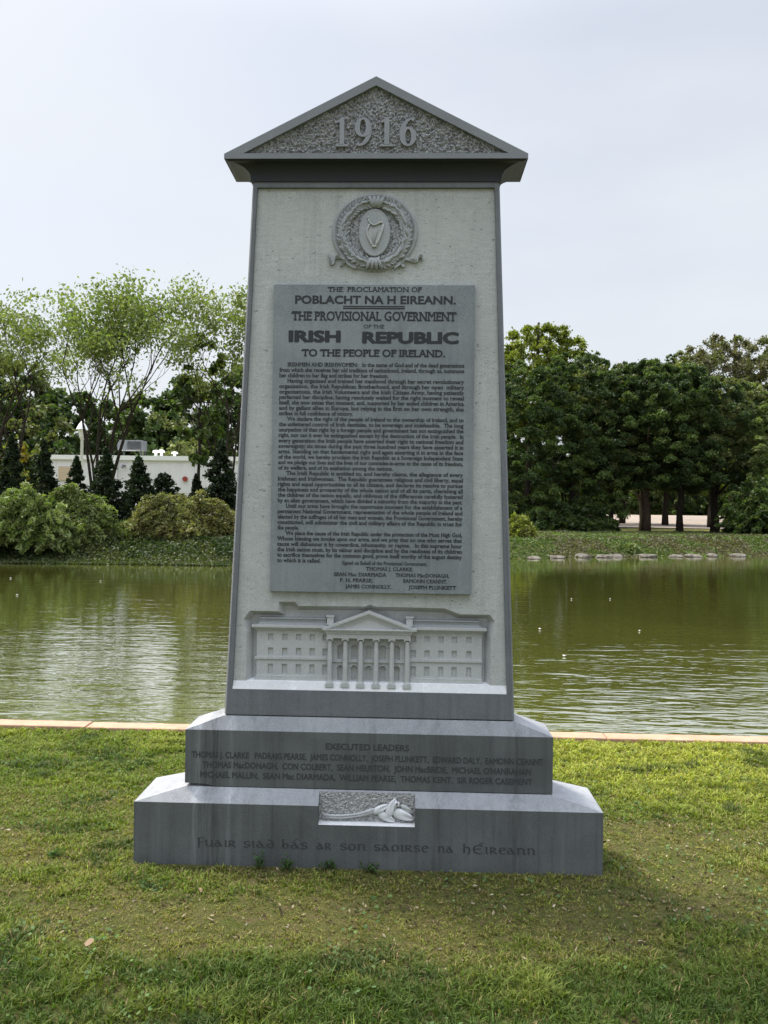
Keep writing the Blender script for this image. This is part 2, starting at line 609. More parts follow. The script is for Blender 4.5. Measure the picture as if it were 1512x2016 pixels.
def letter_line(mb, text, u0, u1, zb, cap, plane, off=0.0, slab=0.0, th=0.0012):
    """set TEXT between u0 and u1, baseline zb, capital height CAP, on plane(u,z,out); OFF fattens the strokes (em)"""
    V, F, B, bars = glyph_mesh(text, slab)
    caps = [v[1] for v in V]
    x0, x1 = min(v[0] for v in V), max(v[0] for v in V)
    s = (u1 - u0) / (x1 - x0)
    k = cap / 0.70
    G = lambda x, y, t: plane(u0 + (x - x0) * s, zb + y * k, t)
    base = len(mb.v)
    mb.v += [G(x, y, th) for x, y in V]
    mb.f += [tuple(base + i for i in f) for f in F]
    for q, (a, b) in enumerate(B):
        (ax, ay), (bx, by) = V[a], V[b]
        L = math.hypot(bx - ax, by - ay) or 1
        dx, dy = (bx - ax) / L, (by - ay) / L
        nx, ny = dy * off, -dx * off
        ex, ey = dx * off * .5, dy * off * .5
        t2 = th - .0001 - .00003 * (q % 3)
        mb.poly([G(ax - ex, ay - ey, t2), G(ax - ex + nx, ay - ey + ny, t2), G(bx + ex + nx, by + ey + ny, t2), G(bx + ex, by + ey, t2)])
        mb.poly([G(ax + nx, ay + ny, t2), G(ax + nx, ay + ny, -.0005), G(bx + nx, by + ny, -.0005), G(bx + nx, by + ny, t2)])
    for q, (xa, xb, ya, yb) in enumerate(bars):
        t2 = th + .0001 + .00004 * (q % 4)
        c_ = [(xa, ya), (xb, ya), (xb, yb), (xa, yb)]
        mb.poly([G(*p, t2) for p in c_])
        for i in range(4):
            p, r = c_[i], c_[(i + 1) % 4]
            mb.poly([G(*p, t2), G(*p, -.0005), G(*r, -.0005), G(*r, t2)])


def hull(P):
    P = sorted(set((round(x, 6), round(y, 6)) for x, y in P))
    def half(Q):
        h_ = []
        for p in Q:
            while len(h_) > 1 and (h_[-1][0] - h_[-2][0]) * (p[1] - h_[-2][1]) - (h_[-1][1] - h_[-2][1]) * (p[0] - h_[-2][0]) <= 0:
                h_.pop()
            h_.append(p)
        return h_
    a, b = half(P), half(P[::-1])
    return a[:-1] + b[:-1]


def arc(cx, cy, rx, ry, a0, a1, n=10):
    return [(cx + rx * math.cos(R(a0 + (a1 - a0) * i / n)), cy + ry * math.sin(R(a0 + (a1 - a0) * i / n))) for i in range(n + 1)]


UNC = {
    'F': (.75, [[(.05, 1.3), (.22, 1.38), (.22, -.25)], [(.22, 1.32), (.75, 1.4)], [(.22, .62), (.62, .68)]]),
    'u': (.85, [[(.02, .98), (.12, 1.0), (.12, .35)] + arc(.38, .3, .26, .28, 180, 330, 6), [(.66, 1.0), (.66, .05), (.76, 0)]]),
    'a': (.85, [[(.12, .92), (.30, 1.0), (.72, .05)], arc(.30, .30, .25, .28, 0, 360, 12)]),
    'i': (.34, [[(.05, .95), (.17, 1.0), (.17, .05), (.27, 0)]]),
    'r': (.75, [[(.12, 1.0), (.12, -.02)], arc(.28, .72, .28, .26, 100, -90, 8), [(.26, .46), (.68, 0)]]),
    's': (.66, [[(.58, .86)] + arc(.33, .74, .22, .24, 50, 230, 8) + arc(.34, .24, .25, .25, 60, -160, 9)]),
    'd': (.85, [arc(.36, .36, .28, .36, 0, 360, 12), [(.64, .4), (.62, .85), (.45, 1.15), (.12, 1.3)]]),
    'b': (.8, [[(.05, 1.4), (.15, 1.42), (.15, .3)], arc(.38, .38, .25, .38, 0, 360, 12)]),
    'o': (.8, [arc(.38, .48, .3, .5, 0, 360, 14)]),
    'n': (.85, [[(.04, .95), (.14, 1.0), (.14, 0)], arc(.38, .64, .26, .34, 170, 0, 8) + [(.64, .05), (.74, 0)]]),
    'e': (.7, [arc(.38, .48, .28, .5, 20, 310, 12), [(.14, .5), (.62, .62)]]),
    'h': (.85, [[(.04, 1.4), (.14, 1.42), (.14, 0)], arc(.38, .62, .26, .34, 170, 0, 8) + [(.64, .1), (.52, -.2)]]),
    'E': (1.05, [arc(.58, .62, .5, .68, 50, 310, 14), [(.1, .64), (.75, .72)], [(.65, 1.5), (.95, 1.72)]]),
}
UNC['A'] = (.85, UNC['a'][1] + [[(.34, 1.2), (.56, 1.5)]])        # long a
_nib = [(math.cos(R(28)) * .075 * a - math.sin(R(28)) * .022 * b, math.sin(R(28)) * .075 * a + math.cos(R(28)) * .022 * b) for a in (-1, 1) for b in (-1, 1)]


def uncial(mb, word, u0, u1, zb, xh, plane):
    pen, segs, wd = 0.0, [], 0.0
    for ch in word:
        adv, st = UNC[ch]
        for pl in st:
            for p, q in zip(pl, pl[1:]):
                segs.append(hull([(pen + p[0] + a, p[1] + b) for a, b in _nib] + [(pen + q[0] + a, q[1] + b) for a, b in _nib]))
        pen += adv + .1
    xs_ = [p[0] for s_ in segs for p in s_]
    x0, k = min(xs_), (u1 - u0) / (max(xs_) - min(xs_))
    for i, s_ in enumerate(segs):
        t = 0.001 + 0.00008 * (i % 7)
        fr = [plane(u0 + (x - x0) * k, zb + y * xh, t) for x, y in s_]
        bk = [plane(u0 + (x - x0) * k, zb + y * xh, -0.0005) for x, y in s_]
        mb.poly(fr)
        for j in range(len(fr)):
            j2 = (j + 1) % len(fr)
            mb.poly([fr[j], bk[j], bk[j2], fr[j2]])


# ------------------------------------------------------------------ the monument
mon = empty('memorial_monument', (0, 0, 0), 'tall grey stone memorial with gabled top, carved wreath and proclamation plaque standing on the lawn', 'monument')

# plan half sizes and heights (metres)
BW, BD, BZ0, BZ1, BZ2 = 1.0390, 0.157, -0.06, 0.276, 0.334       # base block, sloped top rising BZ1 to BZ2
LW, LD, LZ0, LZ1, LZ2 = 0.8240, 0.1115, 0.338, 0.590, 0.650     # leaders block
SW0, SD0, SZ0 = 0.6570, 0.0860, 0.654                            # shaft foot
SW1, SD1, SZ1 = 0.5600, 0.0660, 3.074                            # shaft head


def sh(z):
    t = (z - SZ0) / (SZ1 - SZ0)
    return SW0 + (SW1 - SW0) * t, SD0 + (SD1 - SD0) * t


def U(px, py, Y):
    return at(px, py, Y).x


def Z(py, Y, px=731):
    return at(px, py, Y).z


# -- base block with a notch for the lily relief
NX0, NX1, NZ, ND = U(626.5, 1600, -BD), U(817, 1600, -BD), Z(1626, -BD, 722), 0.040
mb, mt = MB(), MB()
mb.npoly([(-BW, -BD, BZ0), (BW, -BD, BZ0), (BW, -BD, BZ1), (NX1, -BD, BZ1), (NX1, -BD, NZ), (NX0, -BD, NZ), (NX0, -BD, BZ1), (-BW, -BD, BZ1)])
mb.poly([(BW, -BD, BZ0), (BW, BD, BZ0), (BW, BD, BZ1), (BW, -BD, BZ1)])
mb.poly([(-BW, BD, BZ0), (-BW, -BD, BZ0), (-BW, -BD, BZ1), (-BW, BD, BZ1)])
mb.poly([(BW, BD, BZ0), (-BW, BD, BZ0), (-BW, BD, BZ1), (BW, BD, BZ1)])
zn = BZ1 + (BZ2 - BZ1) * ND / (BD - LD)
for x in (NX0, NX1):
    mb.poly([(x, -BD, NZ), (x, -BD + ND, NZ), (x, -BD + ND, zn), (x, -BD, BZ1)])
base = mb.build('base_block', M['base'], mon)
fx = LW
mt.npoly([(-BW, -BD, BZ1), (NX0, -BD, BZ1), (NX0, -BD + ND, zn), (NX1, -BD + ND, zn), (NX1, -BD, BZ1), (BW, -BD, BZ1), (fx, -LD, BZ2), (-fx, -LD, BZ2)])
mt.poly([(BW, -BD, BZ1), (BW, BD, BZ1), (fx, LD, BZ2), (fx, -LD, BZ2)])
mt.poly([(-BW, BD, BZ1), (-BW, -BD, BZ1), (-fx, -LD, BZ2), (-fx, LD, BZ2)])
mt.poly([(BW, BD, BZ1), (-BW, BD, BZ1), (-fx, LD, BZ2), (fx, LD, BZ2)])
mt.poly([(-fx, -LD, BZ2), (fx, -LD, BZ2), (fx, LD, BZ2), (-fx, LD, BZ2)])
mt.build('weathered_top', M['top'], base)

mb = MB()
mb.poly([(NX0, -BD, NZ), (NX1, -BD, NZ), (NX1, -BD + ND, NZ + .004), (NX0, -BD + ND, NZ + .004)])
lily = mb.build('lily_relief', M['ledge'], mon)
mb = MB()
nx_, nz_ = 90, 28
for j in range(nz_ + 1):
    for i in range(nx_ + 1):
        x = NX0 + (NX1 - NX0) * i / nx_
        z = NZ + (zn - NZ) * j / nz_
        e = min(i, nx_ - i, j, nz_ - j, 2) / 2
        d = (mnoise.noise(Vector((x * 130, 3.3, z * 130))) * .0042 + mnoise.noise(Vector((x * 260, 7.3, z * 260))) * .002) * e
        mb.v.append((x, -BD + ND - 0.001 + d, z))
mb.f = [(j * (nx_ + 1) + i, j * (nx_ + 1) + i + 1, (j + 1) * (nx_ + 1) + i + 1, (j + 1) * (nx_ + 1) + i) for j in range(nz_) for i in range(nx_)]
mb.build('hammered_ground', M['hammered_pale'], lily, fix=False)


def lc(cx, cy, out):          # zoomed-crop pixel of the lily relief
    px, py = 600 + cx / 6.048, 1550 + (cy - 0.0129 * (cx - 730)) / 6.048
    return Vector((U(px, 1600, -BD), -BD + ND - out, Z(py, -BD, 722)))


mb = MB()
for k, (dy, r) in enumerate(((0, 15), (26, 13))):
    pts = [lc(x, y + dy, .008) for x, y in ((205, 368), (330, 374), (450, 374), (560, 362), (660, 345), (740, 322), (800, 300))]
    mb.tube(pts, [r * .00037] * 5 + [r * .0005, r * .0007], 8)
mb.build('stem', M['relief'], lily, smooth=True)


k_ = .00037
for cx, cy, dx, dz, L, Wd, o_, dp, mt_ in ((800, 312, 1, .35, 80, 30, .006, .012, 'relief'), (900, 288, 1, .55, 108, 44, .007, .014, 'ledge'), (972, 388, 1, -.5, 118, 50, .006, .013, 'ledge'), (1030, 275, .45, 1, 125, 56, .008, .014, 'ledge'),
                                         (1170, 362, 1, -.35, 140, 62, .007, .014, 'ledge'), (1215, 292, 1, -.6, 95, 30, .004, .009, 'relief')):
    mb = MB()
    d = Vector((dx, 0, dz)).normalized()
    nn = Vector((-d.z, 0, d.x))
    # a curled tongue: thick rounded edge, hollow middle, pointed towards its tip
    n_, m_ = 18, 12
    c_ = lc(cx, cy, o_)
    for i in range(n_ + 1):
        t = i / n_ * 2 - 1
        wv = (1 - t * t) ** .55 * (1 - .25 * t)
        for j in range(m_ + 1):
            u_ = j / m_ * 2 - 1
            h_ = dp * (1 - t * t) ** .5 * (math.sqrt(max(0, 1 - u_ ** 2)) - .55 * max(0, 1 - (u_ * 1.7) ** 2) * max(0, t + .5))
            mb.v.append(tuple(c_ + d * t * L * k_ + nn * u_ * wv * Wd * k_ + Vector((0, -h_, 0))))
    mb.f = [(i * (m_ + 1) + j, i * (m_ + 1) + j + 1, (i + 1) * (m_ + 1) + j + 1, (i + 1) * (m_ + 1) + j) for i in range(n_) for j in range(m_)]
    mb.build('petal', M[mt_], lily, smooth=True, fix=False)
mb = MB()
mb.tube([lc(x, y, .016) for x, y in ((1065, 300), (1068, 235), (1085, 200), (1115, 205), (1118, 235), (1095, 250))], [.004, .0055, .0055, .005, .0045, .003], 8)
mb.build('curled_petal', M['ledge'], lily, smooth=True)

pl_base = lambda u, z, o: (u, -BD - o, z)
mb = MB()
zb = Z(1674, -BD, 722)
for wd, a, b in (('Fuair', 14, 182), ('siad', 215, 345), ('bAs', 375, 487), ('ar', 525, 588), ('son', 625, 736), ('saoirse', 770, 1002), ('na', 1040, 1106), ('hEireann', 1145, 1457)):
    uncial(mb, wd, U(380 + a / 2.16, 1674, -BD), U(380 + b / 2.16, 1674, -BD), zb, 0.0275, pl_base)
mb.build('inscription', M['ink_worn'], base, fix=False)

# -- leaders block (bottom edge lifts a little at one corner where the joint has opened)
mb, mt = MB(), MB()
xj = -LW + 0.13
mb.box(-LW + .03, LW - .03, -LD + .02, LD - .02, BZ2 - .002, LZ0 + .02)
mb.poly([(-LW, -LD, LZ0 + .012), (xj - .04, -LD, LZ0 + .009), (xj, -LD, LZ0), (LW, -LD, LZ0), (LW, -LD, LZ1), (-LW, -LD, LZ1)])
mb.poly([(LW, -LD, LZ0), (LW, LD, LZ0), (LW, LD, LZ1), (LW, -LD, LZ1)])
mb.poly([(-LW, LD, LZ0), (-LW, -LD, LZ0 + .012), (-LW, -LD, LZ1), (-LW, LD, LZ1)])
mb.poly([(LW, LD, LZ0), (-LW, LD, LZ0), (-LW, LD, LZ1), (LW, LD, LZ1)])
mb.poly([(-LW, -LD, LZ0 + .012), (-LW, LD, LZ0), (LW, LD, LZ0), (LW, -LD, LZ0), (xj, -LD, LZ0), (xj - .04, -LD, LZ0 + .009)])
lead = mb.build('leaders_block', M['base'], mon, fix=False)
a_, b_ = SW0, SD0
mt.poly([(-LW, -LD, LZ1), (LW, -LD, LZ1), (a_, -b_, LZ2), (-a_, -b_, LZ2)])
mt.poly([(LW, -LD, LZ1), (LW, LD, LZ1), (a_, b_, LZ2), (a_, -b_, LZ2)])
mt.poly([(-LW, LD, LZ1), (-LW, -LD, LZ1), (-a_, -b_, LZ2), (-a_, b_, LZ2)])
mt.poly([(LW, LD, LZ1), (-LW, LD, LZ1), (-a_, b_, LZ2), (a_, b_, LZ2)])
mt.poly([(-a_, -b_, LZ2), (a_, -b_, LZ2), (a_, b_, LZ2), (-a_, b_, LZ2)])
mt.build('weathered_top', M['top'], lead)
pl_lead = lambda u, z, o: (u, -LD - o, z)
mb = MB()
for tx, a, b, y, cap in (("EXECUTED LEADERS", 632, 890, 121, 19),
                         ("THOMAS J. CLARKE   PADRAIG PEARSE,  JAMES CONNOLLY,  JOSEPH PLUNKETT,  EDWARD DALY,  EAMONN CEANNT", 217, 1306, 155, 19),
                         ("THOMAS MacDONAGH,  CON COLBERT,  SEAN HEUSTON,  JOHN MacBRIDE,  MICHAEL O'HANRAHAN", 250, 1268, 186, 19),
                         ("MICHAEL MALLIN,  SEAN Mac DIARMADA,  WILLIAM PEARSE,  THOMAS KENT,  SIR ROGER CASEMENT", 243, 1272, 217, 19)):
    py = 1400 + y / 1.575
    letter_line(mb, tx, U(240 + a / 1.575, py, -LD), U(240 + b / 1.575, py, -LD), Z(py, -LD, 722), cap / 1.575 * .00226, pl_lead, 0.022)
mb.build('inscription', M['ink_worn'], lead, fix=False)

# -- shaft with chamfered front edges and a sunk front panel
PZ0, PZ1 = 0.778, 3.046                 # panel foot (back edge of the ledge) and head
PIN = 0.014                             # how far the panel is sunk
LEDGE_Z = Z(1361, -SD0 + .005)
PZ0 = Z(1345, -SD0 + .012)


def pw(z):                              # panel half width
    return sh(z)[0] - (0.0245 + 0.009 * (SZ1 - z) / (SZ1 - SZ0))


CH = 0.014
mb = MB()


def ring(z):
    a, d = sh(z)
    return [(-a, -d + CH, z), (-a + CH * .7, -d, z), (-pw(z), -d, z), (pw(z), -d, z), (a - CH * .7, -d, z), (a, -d + CH, z), (a, d, z), (-a, d, z)]


r0, r1, r2, r3 = ring(SZ0), ring(LEDGE_Z), ring(PZ1), ring(SZ1)
for lo, hi in ((r0, r1), (r1, r2), (r2, r3)):
    for i in range(8):
        if i == 2 and lo is r1:
            continue
        j = (i + 1) % 8
        mb.poly([lo[i], lo[j], hi[j], hi[i]])
mb.poly(r3)
mb.poly(r0[::-1])
for s_ in (-1, 1):                      # side reveals
    mb.poly([(s_ * pw(z), -sh(z)[1] + o, z) for z, o in ((LEDGE_Z, 0), (PZ1, 0), (PZ1, PIN), (PZ0, PIN))])
mb.poly([(-pw(PZ1), -sh(PZ1)[1], PZ1), (pw(PZ1), -sh(PZ1)[1], PZ1), (pw(PZ1), -sh(PZ1)[1] + PIN, PZ1), (-pw(PZ1), -sh(PZ1)[1] + PIN, PZ1)])
shaft = mb.build('shaft', M['frame'], mon, bevel=.003)


def pl_panel(u, z, o):                  # o = metres proud of the sunk panel
    return (u, -sh(z)[1] + PIN - o, z)


# carved recess for the public building: outline in zoomed-crop pixels (scale 2.5627 from 430,1170), levelled
CS = 2.5627


def gc(cx, cy):
    px, py = 430 + cx / CS, 1170 + cy / CS
    Y = -0.075
    return U(px, 1275, Y), Z(py, Y, 727)


REC = 0.048
Oc = [(140, 453), (140, 205), (122, 140), (155, 94), (300, 94), (300, 45), (385, 45), (402, 66), (735, 62), (762, 53), (792, 62), (1140, 66), (1215, 94), (1368, 94), (1394, 128), (1375, 205), (1375, 453)]
Oo = [gc(*p) for p in Oc]
Oo[0] = (Oo[0][0], PZ0)
Oo[-1] = (Oo[-1][0], PZ0)


def inset(P, d):
    Q = []
    k = len(P)
    for i in range(k):
        p, a, b = Vector(P[i]), Vector(P[max(i - 1, 0)]), Vector(P[min(i + 1, k - 1)])
        ns = []
        for e in ((p - a), (b - p)):
            if e.length > 1e-9:
                e.normalize()
                ns.append(Vector((e.y, -e.x)))
        m_ = sum(ns, Vector((0, 0)))
        m_.normalize()
        c_ = max(.55, m_.dot(ns[0]))
        q = p + m_ * d / c_
        Q.append((q.x, q.y))
    return Q


Oi = inset(Oo, 0.024)
FLZ = gc(760, 441)[1]
Oi[0] = (Oi[0][0], FLZ)
Oi[-1] = (Oi[-1][0], FLZ)
mb = MB()
outer = [(-pw(PZ0), PZ0)] + Oo + [(pw(PZ0), PZ0), (pw(PZ1), PZ1), (-pw(PZ1), PZ1)]
mb.npoly([pl_panel(u, z, 0) for u, z in outer])
panel = mb.build('front_panel', M['panel'], shaft, fix=False)
mb = MB()
mb.npoly([pl_panel(u, z, -REC) for u, z in Oi])
for i in range(len(Oo) - 1):
    mb.poly([pl_panel(*Oo[i], 0), pl_panel(*Oo[i + 1], 0), pl_panel(*Oi[i + 1], -REC), pl_panel(*Oi[i], -REC)])
gpo = mb.build('building_relief', M['relief'], mon, fix=False)
mb = MB()
LZf = LEDGE_Z + .0
mb.poly([(-pw(LZf), -sh(LZf)[1], LZf), (pw(LZf), -sh(LZf)[1], LZf), pl_panel(pw(PZ0), PZ0, 0), pl_panel(-pw(PZ0), PZ0, 0)])
mb.poly([pl_panel(Oo[0][0], PZ0, 0), pl_panel(Oo[-1][0], PZ0, 0), pl_panel(Oi[-1][0], FLZ, -REC), pl_panel(Oi[0][0], FLZ, -REC)])
mb.build('ledge', M['ledge'], shaft, fix=False)


def gbox(mb, x0, x1, y0, y1, o0, o1):
    """box on the relief: crop pixels, from o0 to o1 proud of the panel"""
    a, b = gc(x0, y1), gc(x1, y0)
    yy = lambda o: -sh((a[1] + b[1]) / 2)[1] + PIN - o
    mb.box(a[0], b[0], yy(o1), yy(o0), a[1], b[1])


def wall_holes(mb, x0, x1, y0, y1, holes, o0, o1):
    """front wall with rectangular openings (crop px), and the reveals of each"""
    X = sorted({x0, x1} | {h_[0] for h_ in holes} | {h_[1] for h_ in holes})
    Yv = sorted({y0, y1} | {h_[2] for h_ in holes} | {h_[3] for h_ in holes})
    P = lambda x, y, o: pl_panel(*gc(x, y), o)
    for xa, xb in zip(X, X[1:]):
        for ya, yb in zip(Yv, Yv[1:]):
            if not any(h_[0] <= xa and xb <= h_[1] and h_[2] <= ya and yb <= h_[3] for h_ in holes):
                mb.poly([P(xa, yb, o1), P(xb, yb, o1), P(xb, ya, o1), P(xa, ya, o1)])
    for xa, xb, ya, yb in holes:
        q = [(xa, yb), (xb, yb), (xb, ya), (xa, ya)]
        for i in range(4):
            a, b = q[i], q[(i + 1) % 4]
            mb.poly([P(*a, o1), P(*a, o0), P(*b, o0), P(*b, o1)])
    q = [(x0, y1), (x1, y1), (x1, y0), (x0, y0)]
    for i in range(4):
        a, b = q[i], q[(i + 1) % 4]
        mb.poly([P(*a, -REC), P(*a, o1), P(*b, o1), P(*b, -REC)])


WO = -0.020            # wing wall face
for sx, xs_ in (((188, 548), (258, 330, 400, 470, 536)), ((972, 1332), (984, 1053, 1124, 1192, 1266))):
    holes = [(x - 13, x + 13, ya, yb) for x in xs_ for ya, yb in ((212, 243), (283, 321), (365, 416))]
    mb = MB()
    wall_holes(mb, sx[0], sx[1], 163, 446, holes, WO - .009, WO)
    wing = mb.build('wing_wall', M['relief'], gpo, fix=False)
    for x0, x1, ya, yb in holes:
        mb = MB()
        gbox(mb, x0 - 1, x1 + 1, ya - 1, yb + 1, WO - .016, WO - .008)
        mb.build('window', M['relief'], gpo)
    mb = MB()
    gbox(mb, sx[0] - 8, sx[1] + 2, 328, 340, WO - .002, WO + .006)
    mb.build('string_course', M['relief'], gpo)
    mb = MB()
    gbox(mb, sx[0] - 4, sx[1] + 2, 424, 447, WO - .002, WO + .008)
    mb.build('plinth_course', M['relief'], gpo)
    mb = MB()
    gbox(mb, sx[0] - 22 if sx[0] < 300 else sx[0], sx[1] if sx[0] < 300 else sx[1] + 22, 165, 176, WO - .03, WO + .024)
    gbox(mb, sx[0] - 14 if sx[0] < 300 else sx[0], sx[1] if sx[0] < 300 else sx[1] + 14, 176, 184, WO - .03, WO + .015)
    gbox(mb, sx[0] - 6 if sx[0] < 300 else sx[0], sx[1] if sx[0] < 300 else sx[1] + 6, 184, 192, WO - .03, WO + .007)
    mb.build('cornice', M['relief'], gpo)
    mb = MB()
    xa, xb = (205, 540) if sx[0] < 300 else (980, 1318)
    gbox(mb, xa, xb, 128, 134, WO - .03, WO + .008)
    gbox(mb, xa, xb, 134, 152, WO - .03, WO + .002)
    gbox(mb, xa - 6, xb + 6, 152, 165, WO - .03, WO + .009)
    for k in range(36):
        x = xa + 6 + (xb - xa - 12) * k / 35
        gbox(mb, x - 1.8, x + 1.8, 134, 152, WO, WO + .0055)
    mb.build('parapet', M['medal'], gpo)
    mb = MB()
    xa, xb = (545, 578) if sx[0] < 300 else (946, 979)
    gbox(mb, xa, xb, 118, 160, WO - .02, WO + .02)
    gbox(mb, xa - 4, xb + 4, 112, 118, WO - .02, WO + .024)
    mb.build('parapet_block', M['relief'], gpo)
# portico back wall and arched openings
mb = MB()
ax_ = [614, 684, 757, 829, 900]
holes = [(x - 15, x + 15, 262, 333) for x in ax_] + [(x - 15, x + 15, 364, 440) for x in ax_]
wall_holes(mb, 548, 972, 200, 450, holes, -.036, -.021)
for x in ax_:                            # spandrels round the arched heads
    for yt in (262, 364):
        for s_ in (-1, 1):
            arc_ = [gc(x + s_ * 15 * math.cos(R(t)), yt + 16 - 15.5 * math.sin(R(t))) for t in range(0, 91, 15)]
            cn = gc(x + s_ * 15.2, yt - .3)
            for p_, q_ in zip(arc_, arc_[1:]):
                mb.poly([pl_panel(*cn, -.0212), pl_panel(*p_, -.0212), pl_panel(*q_, -.0212)])
                mb.poly([pl_panel(*p_, -.0212), pl_panel(*p_, -.036), pl_panel(*q_, -.036), pl_panel(*q_, -.0212)])
mb.build('portico_wall', M['relief'], gpo, fix=False)
for x in ax_:
    for top, bot in ((262, 333), (366, 440)):
        mb = MB()
        gbox(mb, x - 16, x + 16, top - 1, bot + 1, -.04, -.034)
        mb.build('window', M['relief'], gpo)
        mb = MB()                        # raised moulding round the head
        arcp = [pl_panel(*gc(x + 18 * math.cos(R(t)), top + 16 - 18 * math.sin(R(t))), -.0205) for t in range(0, 181, 15)]
        mb.tube(arcp, .0019, 6)
        mb.build('arch', M['relief'], gpo, smooth=True)
mb = MB()
gbox(mb, 550, 970, 342, 349, -.024, -.014)
mb.build('string_course', M['relief'], gpo)
for x in (562, 640, 718, 796, 875, 953):
    mb = MB()
    cx_, ztop = gc(x, 226)
    zbot = gc(x, 466)[1]
    H = ztop - zbot
    r = 13 / CS * .00229
    cy_ = -sh(zbot + H / 2)[1] + PIN + .004
    c0 = (cx_, cy_, zbot)
    mb.lathe([(r * 1.25, 0.012), (r * 1.3, .016), (r * 1.08, .021), (r * 1.02, .026), (r, H * .45), (r * .86, H - .014), (r * .95, H - .012), (r * .95, H - .009)], c0, 18)
    mb.build('column', M['relief'], gpo, smooth=False)
    mb = MB()
    mb.box(cx_ - r * 1.6, cx_ + r * 1.6, cy_ - r * 1.6, cy_ + r * 1.6, zbot - .004, zbot + .0125)
    mb.build('column_base', M['relief'], gpo)
    mb = MB()
    mb.box(cx_ - r * 1.35, cx_ + r * 1.35, cy_ - r * 1.3, cy_ + r, H + zbot - .004, H + zbot + .004)
    for s_ in (-1, 1):
        mb.tube([(cx_ + s_ * r * 1.05, cy_ - r * 1.2, H + zbot - .006), (cx_ + s_ * r * 1.05, cy_ + r * .8, H + zbot - .006)], .0042, 10)
    mb.build('capital', M['relief'], gpo)
mb = MB()
gbox(mb, 546, 970, 200, 224, -.03, .012)
gbox(mb, 540, 976, 190, 200, -.03, .017)
gbox(mb, 532, 985, 182, 190, -.03, .022)
gbox(mb, 524, 1000, 174, 182, -.03, .028)
mb.build('entablature', M['relief'], gpo, bevel=.0012)
mb = MB()
yy = lambda o: -sh(1.0)[1] + PIN - o
tri = lambda a: [gc(*p) for p in a]
mb.prism(tri([(618, 174), (896, 174), (757, 116)]), yy(.012), yy(-.03))
for pa, pb, o in (((524, 174), (757, 84), .028), ((556, 174), (757, 96), .021), ((590, 174), (757, 107), .016)):
    t_ = 13
    for s_ in (0, 1):
        f_ = (lambda p: p) if s_ == 0 else (lambda p: (1514 + 10 - p[0], p[1]) if p[0] != 757 else p)
        q = [pa, pb, (pb[0], pb[1] + t_), (pa[0] + t_ * 2.6, pa[1])]
        mb.prism(tri([f_(p) for p in q]), yy(o), yy(-.03))
mb.build('pediment', M['relief'], gpo)

# -- wreath medallion (zoomed crop scale 6.3 from 620,370)
def wc(cx, cy):
    px, py = 620 + cx / 6.3, 370 + cy / 6.3
    Y = -0.0555
    return U(px, 460, Y), Z(py, Y, 738)


PX63 = .00229 / 6.3
med = MB()
cu_, cz_ = wc(742, 562)
rx_, rz_ = 540 * PX63, 492 * PX63


def mp_(ax, az, o):
    return pl_panel(cu_ + ax, cz_ + az, o)


# dished ground of the medallion: a raised rim and hollow
n_ = 72
rings = [(1.0, 0.0005), (0.965, .012), (.94, .0125), (.90, .004), (.60, .003), (.0, .003)]
b0 = len(med.v)
for f_, o in rings:
    for k in range(n_):
        a = 2 * math.pi * k / n_
        med.v.append(mp_(rx_ * f_ * math.cos(a), rz_ * f_ * math.sin(a), o))
for i in range(len(rings) - 1):
    for k in range(n_):
        k2 = (k + 1) % n_
        med.f.append((b0 + i * n_ + k, b0 + i * n_ + k2, b0 + (i + 1) * n_ + k2, b0 + (i + 1) * n_ + k))
medal = med.build('wreath_medallion', M['medal'], mon, smooth=True)
# hammered field inside the wreath
mb = MB()
c2u, c2z = wc(735, 572)
for i in range(17):
    for k in range(96):
        a = 2 * math.pi * k / 96
        r = 340 * PX63 * i / 16
        p = Vector(pl_panel(c2u + r * math.cos(a), c2z + r * math.sin(a), .0065))
        p.y += mnoise.noise(p * 190) * .0035
        mb.v.append(tuple(p))
mb.f = [(i * 96 + k, i * 96 + (k + 1) % 96, (i + 1) * 96 + (k + 1) % 96, (i + 1) * 96 + k) for i in range(16) for k in range(96)]
mb.build('hammered_field', M['hammered'], medal, fix=False)
# wreath: a ring body with overlapping leaves
mb = MB()
wu, wz = wc(745, 572)
rwx, rwz = 395 * PX63, 385 * PX63
bw = 70 * PX63
m1, m2 = 64, 10
b0 = len(mb.v)
for i in range(m1):
    a = 2 * math.pi * i / m1
    for j in range(m2):
        t = 2 * math.pi * j / m2
        rr = bw * math.cos(t)
        mb.v.append(pl_panel(wu + (rwx + rr) * math.cos(a), wz + (rwz + rr) * math.sin(a), .006 + .016 * math.sin(t)))
for i in range(m1):
    for j in range(m2):
        i2, j2 = (i + 1) % m1, (j + 1) % m2
        mb.f.append((b0 + i * m2 + j, b0 + i2 * m2 + j, b0 + i2 * m2 + j2, b0 + i * m2 + j2))
rw = random.Random(5)
for side in (-1, 1):                     # leaves run up both sides from the foot
    for k in range(26):
        for row in (-1, 0, 1):
            ang = -90 + side * (8 + 166 * (k + .5 * (row == 0)) / 26)
            a = R(ang + rw.uniform(-2, 2))
            rr = row * bw * .72 + rw.uniform(-1, 1) * bw * .12
            o = .022 - .007 * abs(row) + rw.uniform(-.003, .005)
            c_ = Vector(pl_panel(wu + (rwx + rr) * math.cos(a), wz + (rwz + rr) * math.sin(a), o))
            tang = Vector((-math.sin(a), 0, math.cos(a))) * side
            rad = Vector((math.cos(a), 0, math.sin(a)))
            d = (tang + rad * (row * .75 + rw.uniform(-.45, .45)) + Vector((0, -.35, 0))).normalized()
            wv = (rad - d * rad.dot(d)).normalized()
            nn = d.cross(wv)
            L = rw.uniform(.014, .019)
            mb.ellipsoid(c_, d * L, wv * L * .34, nn * .0062, 8, 5)
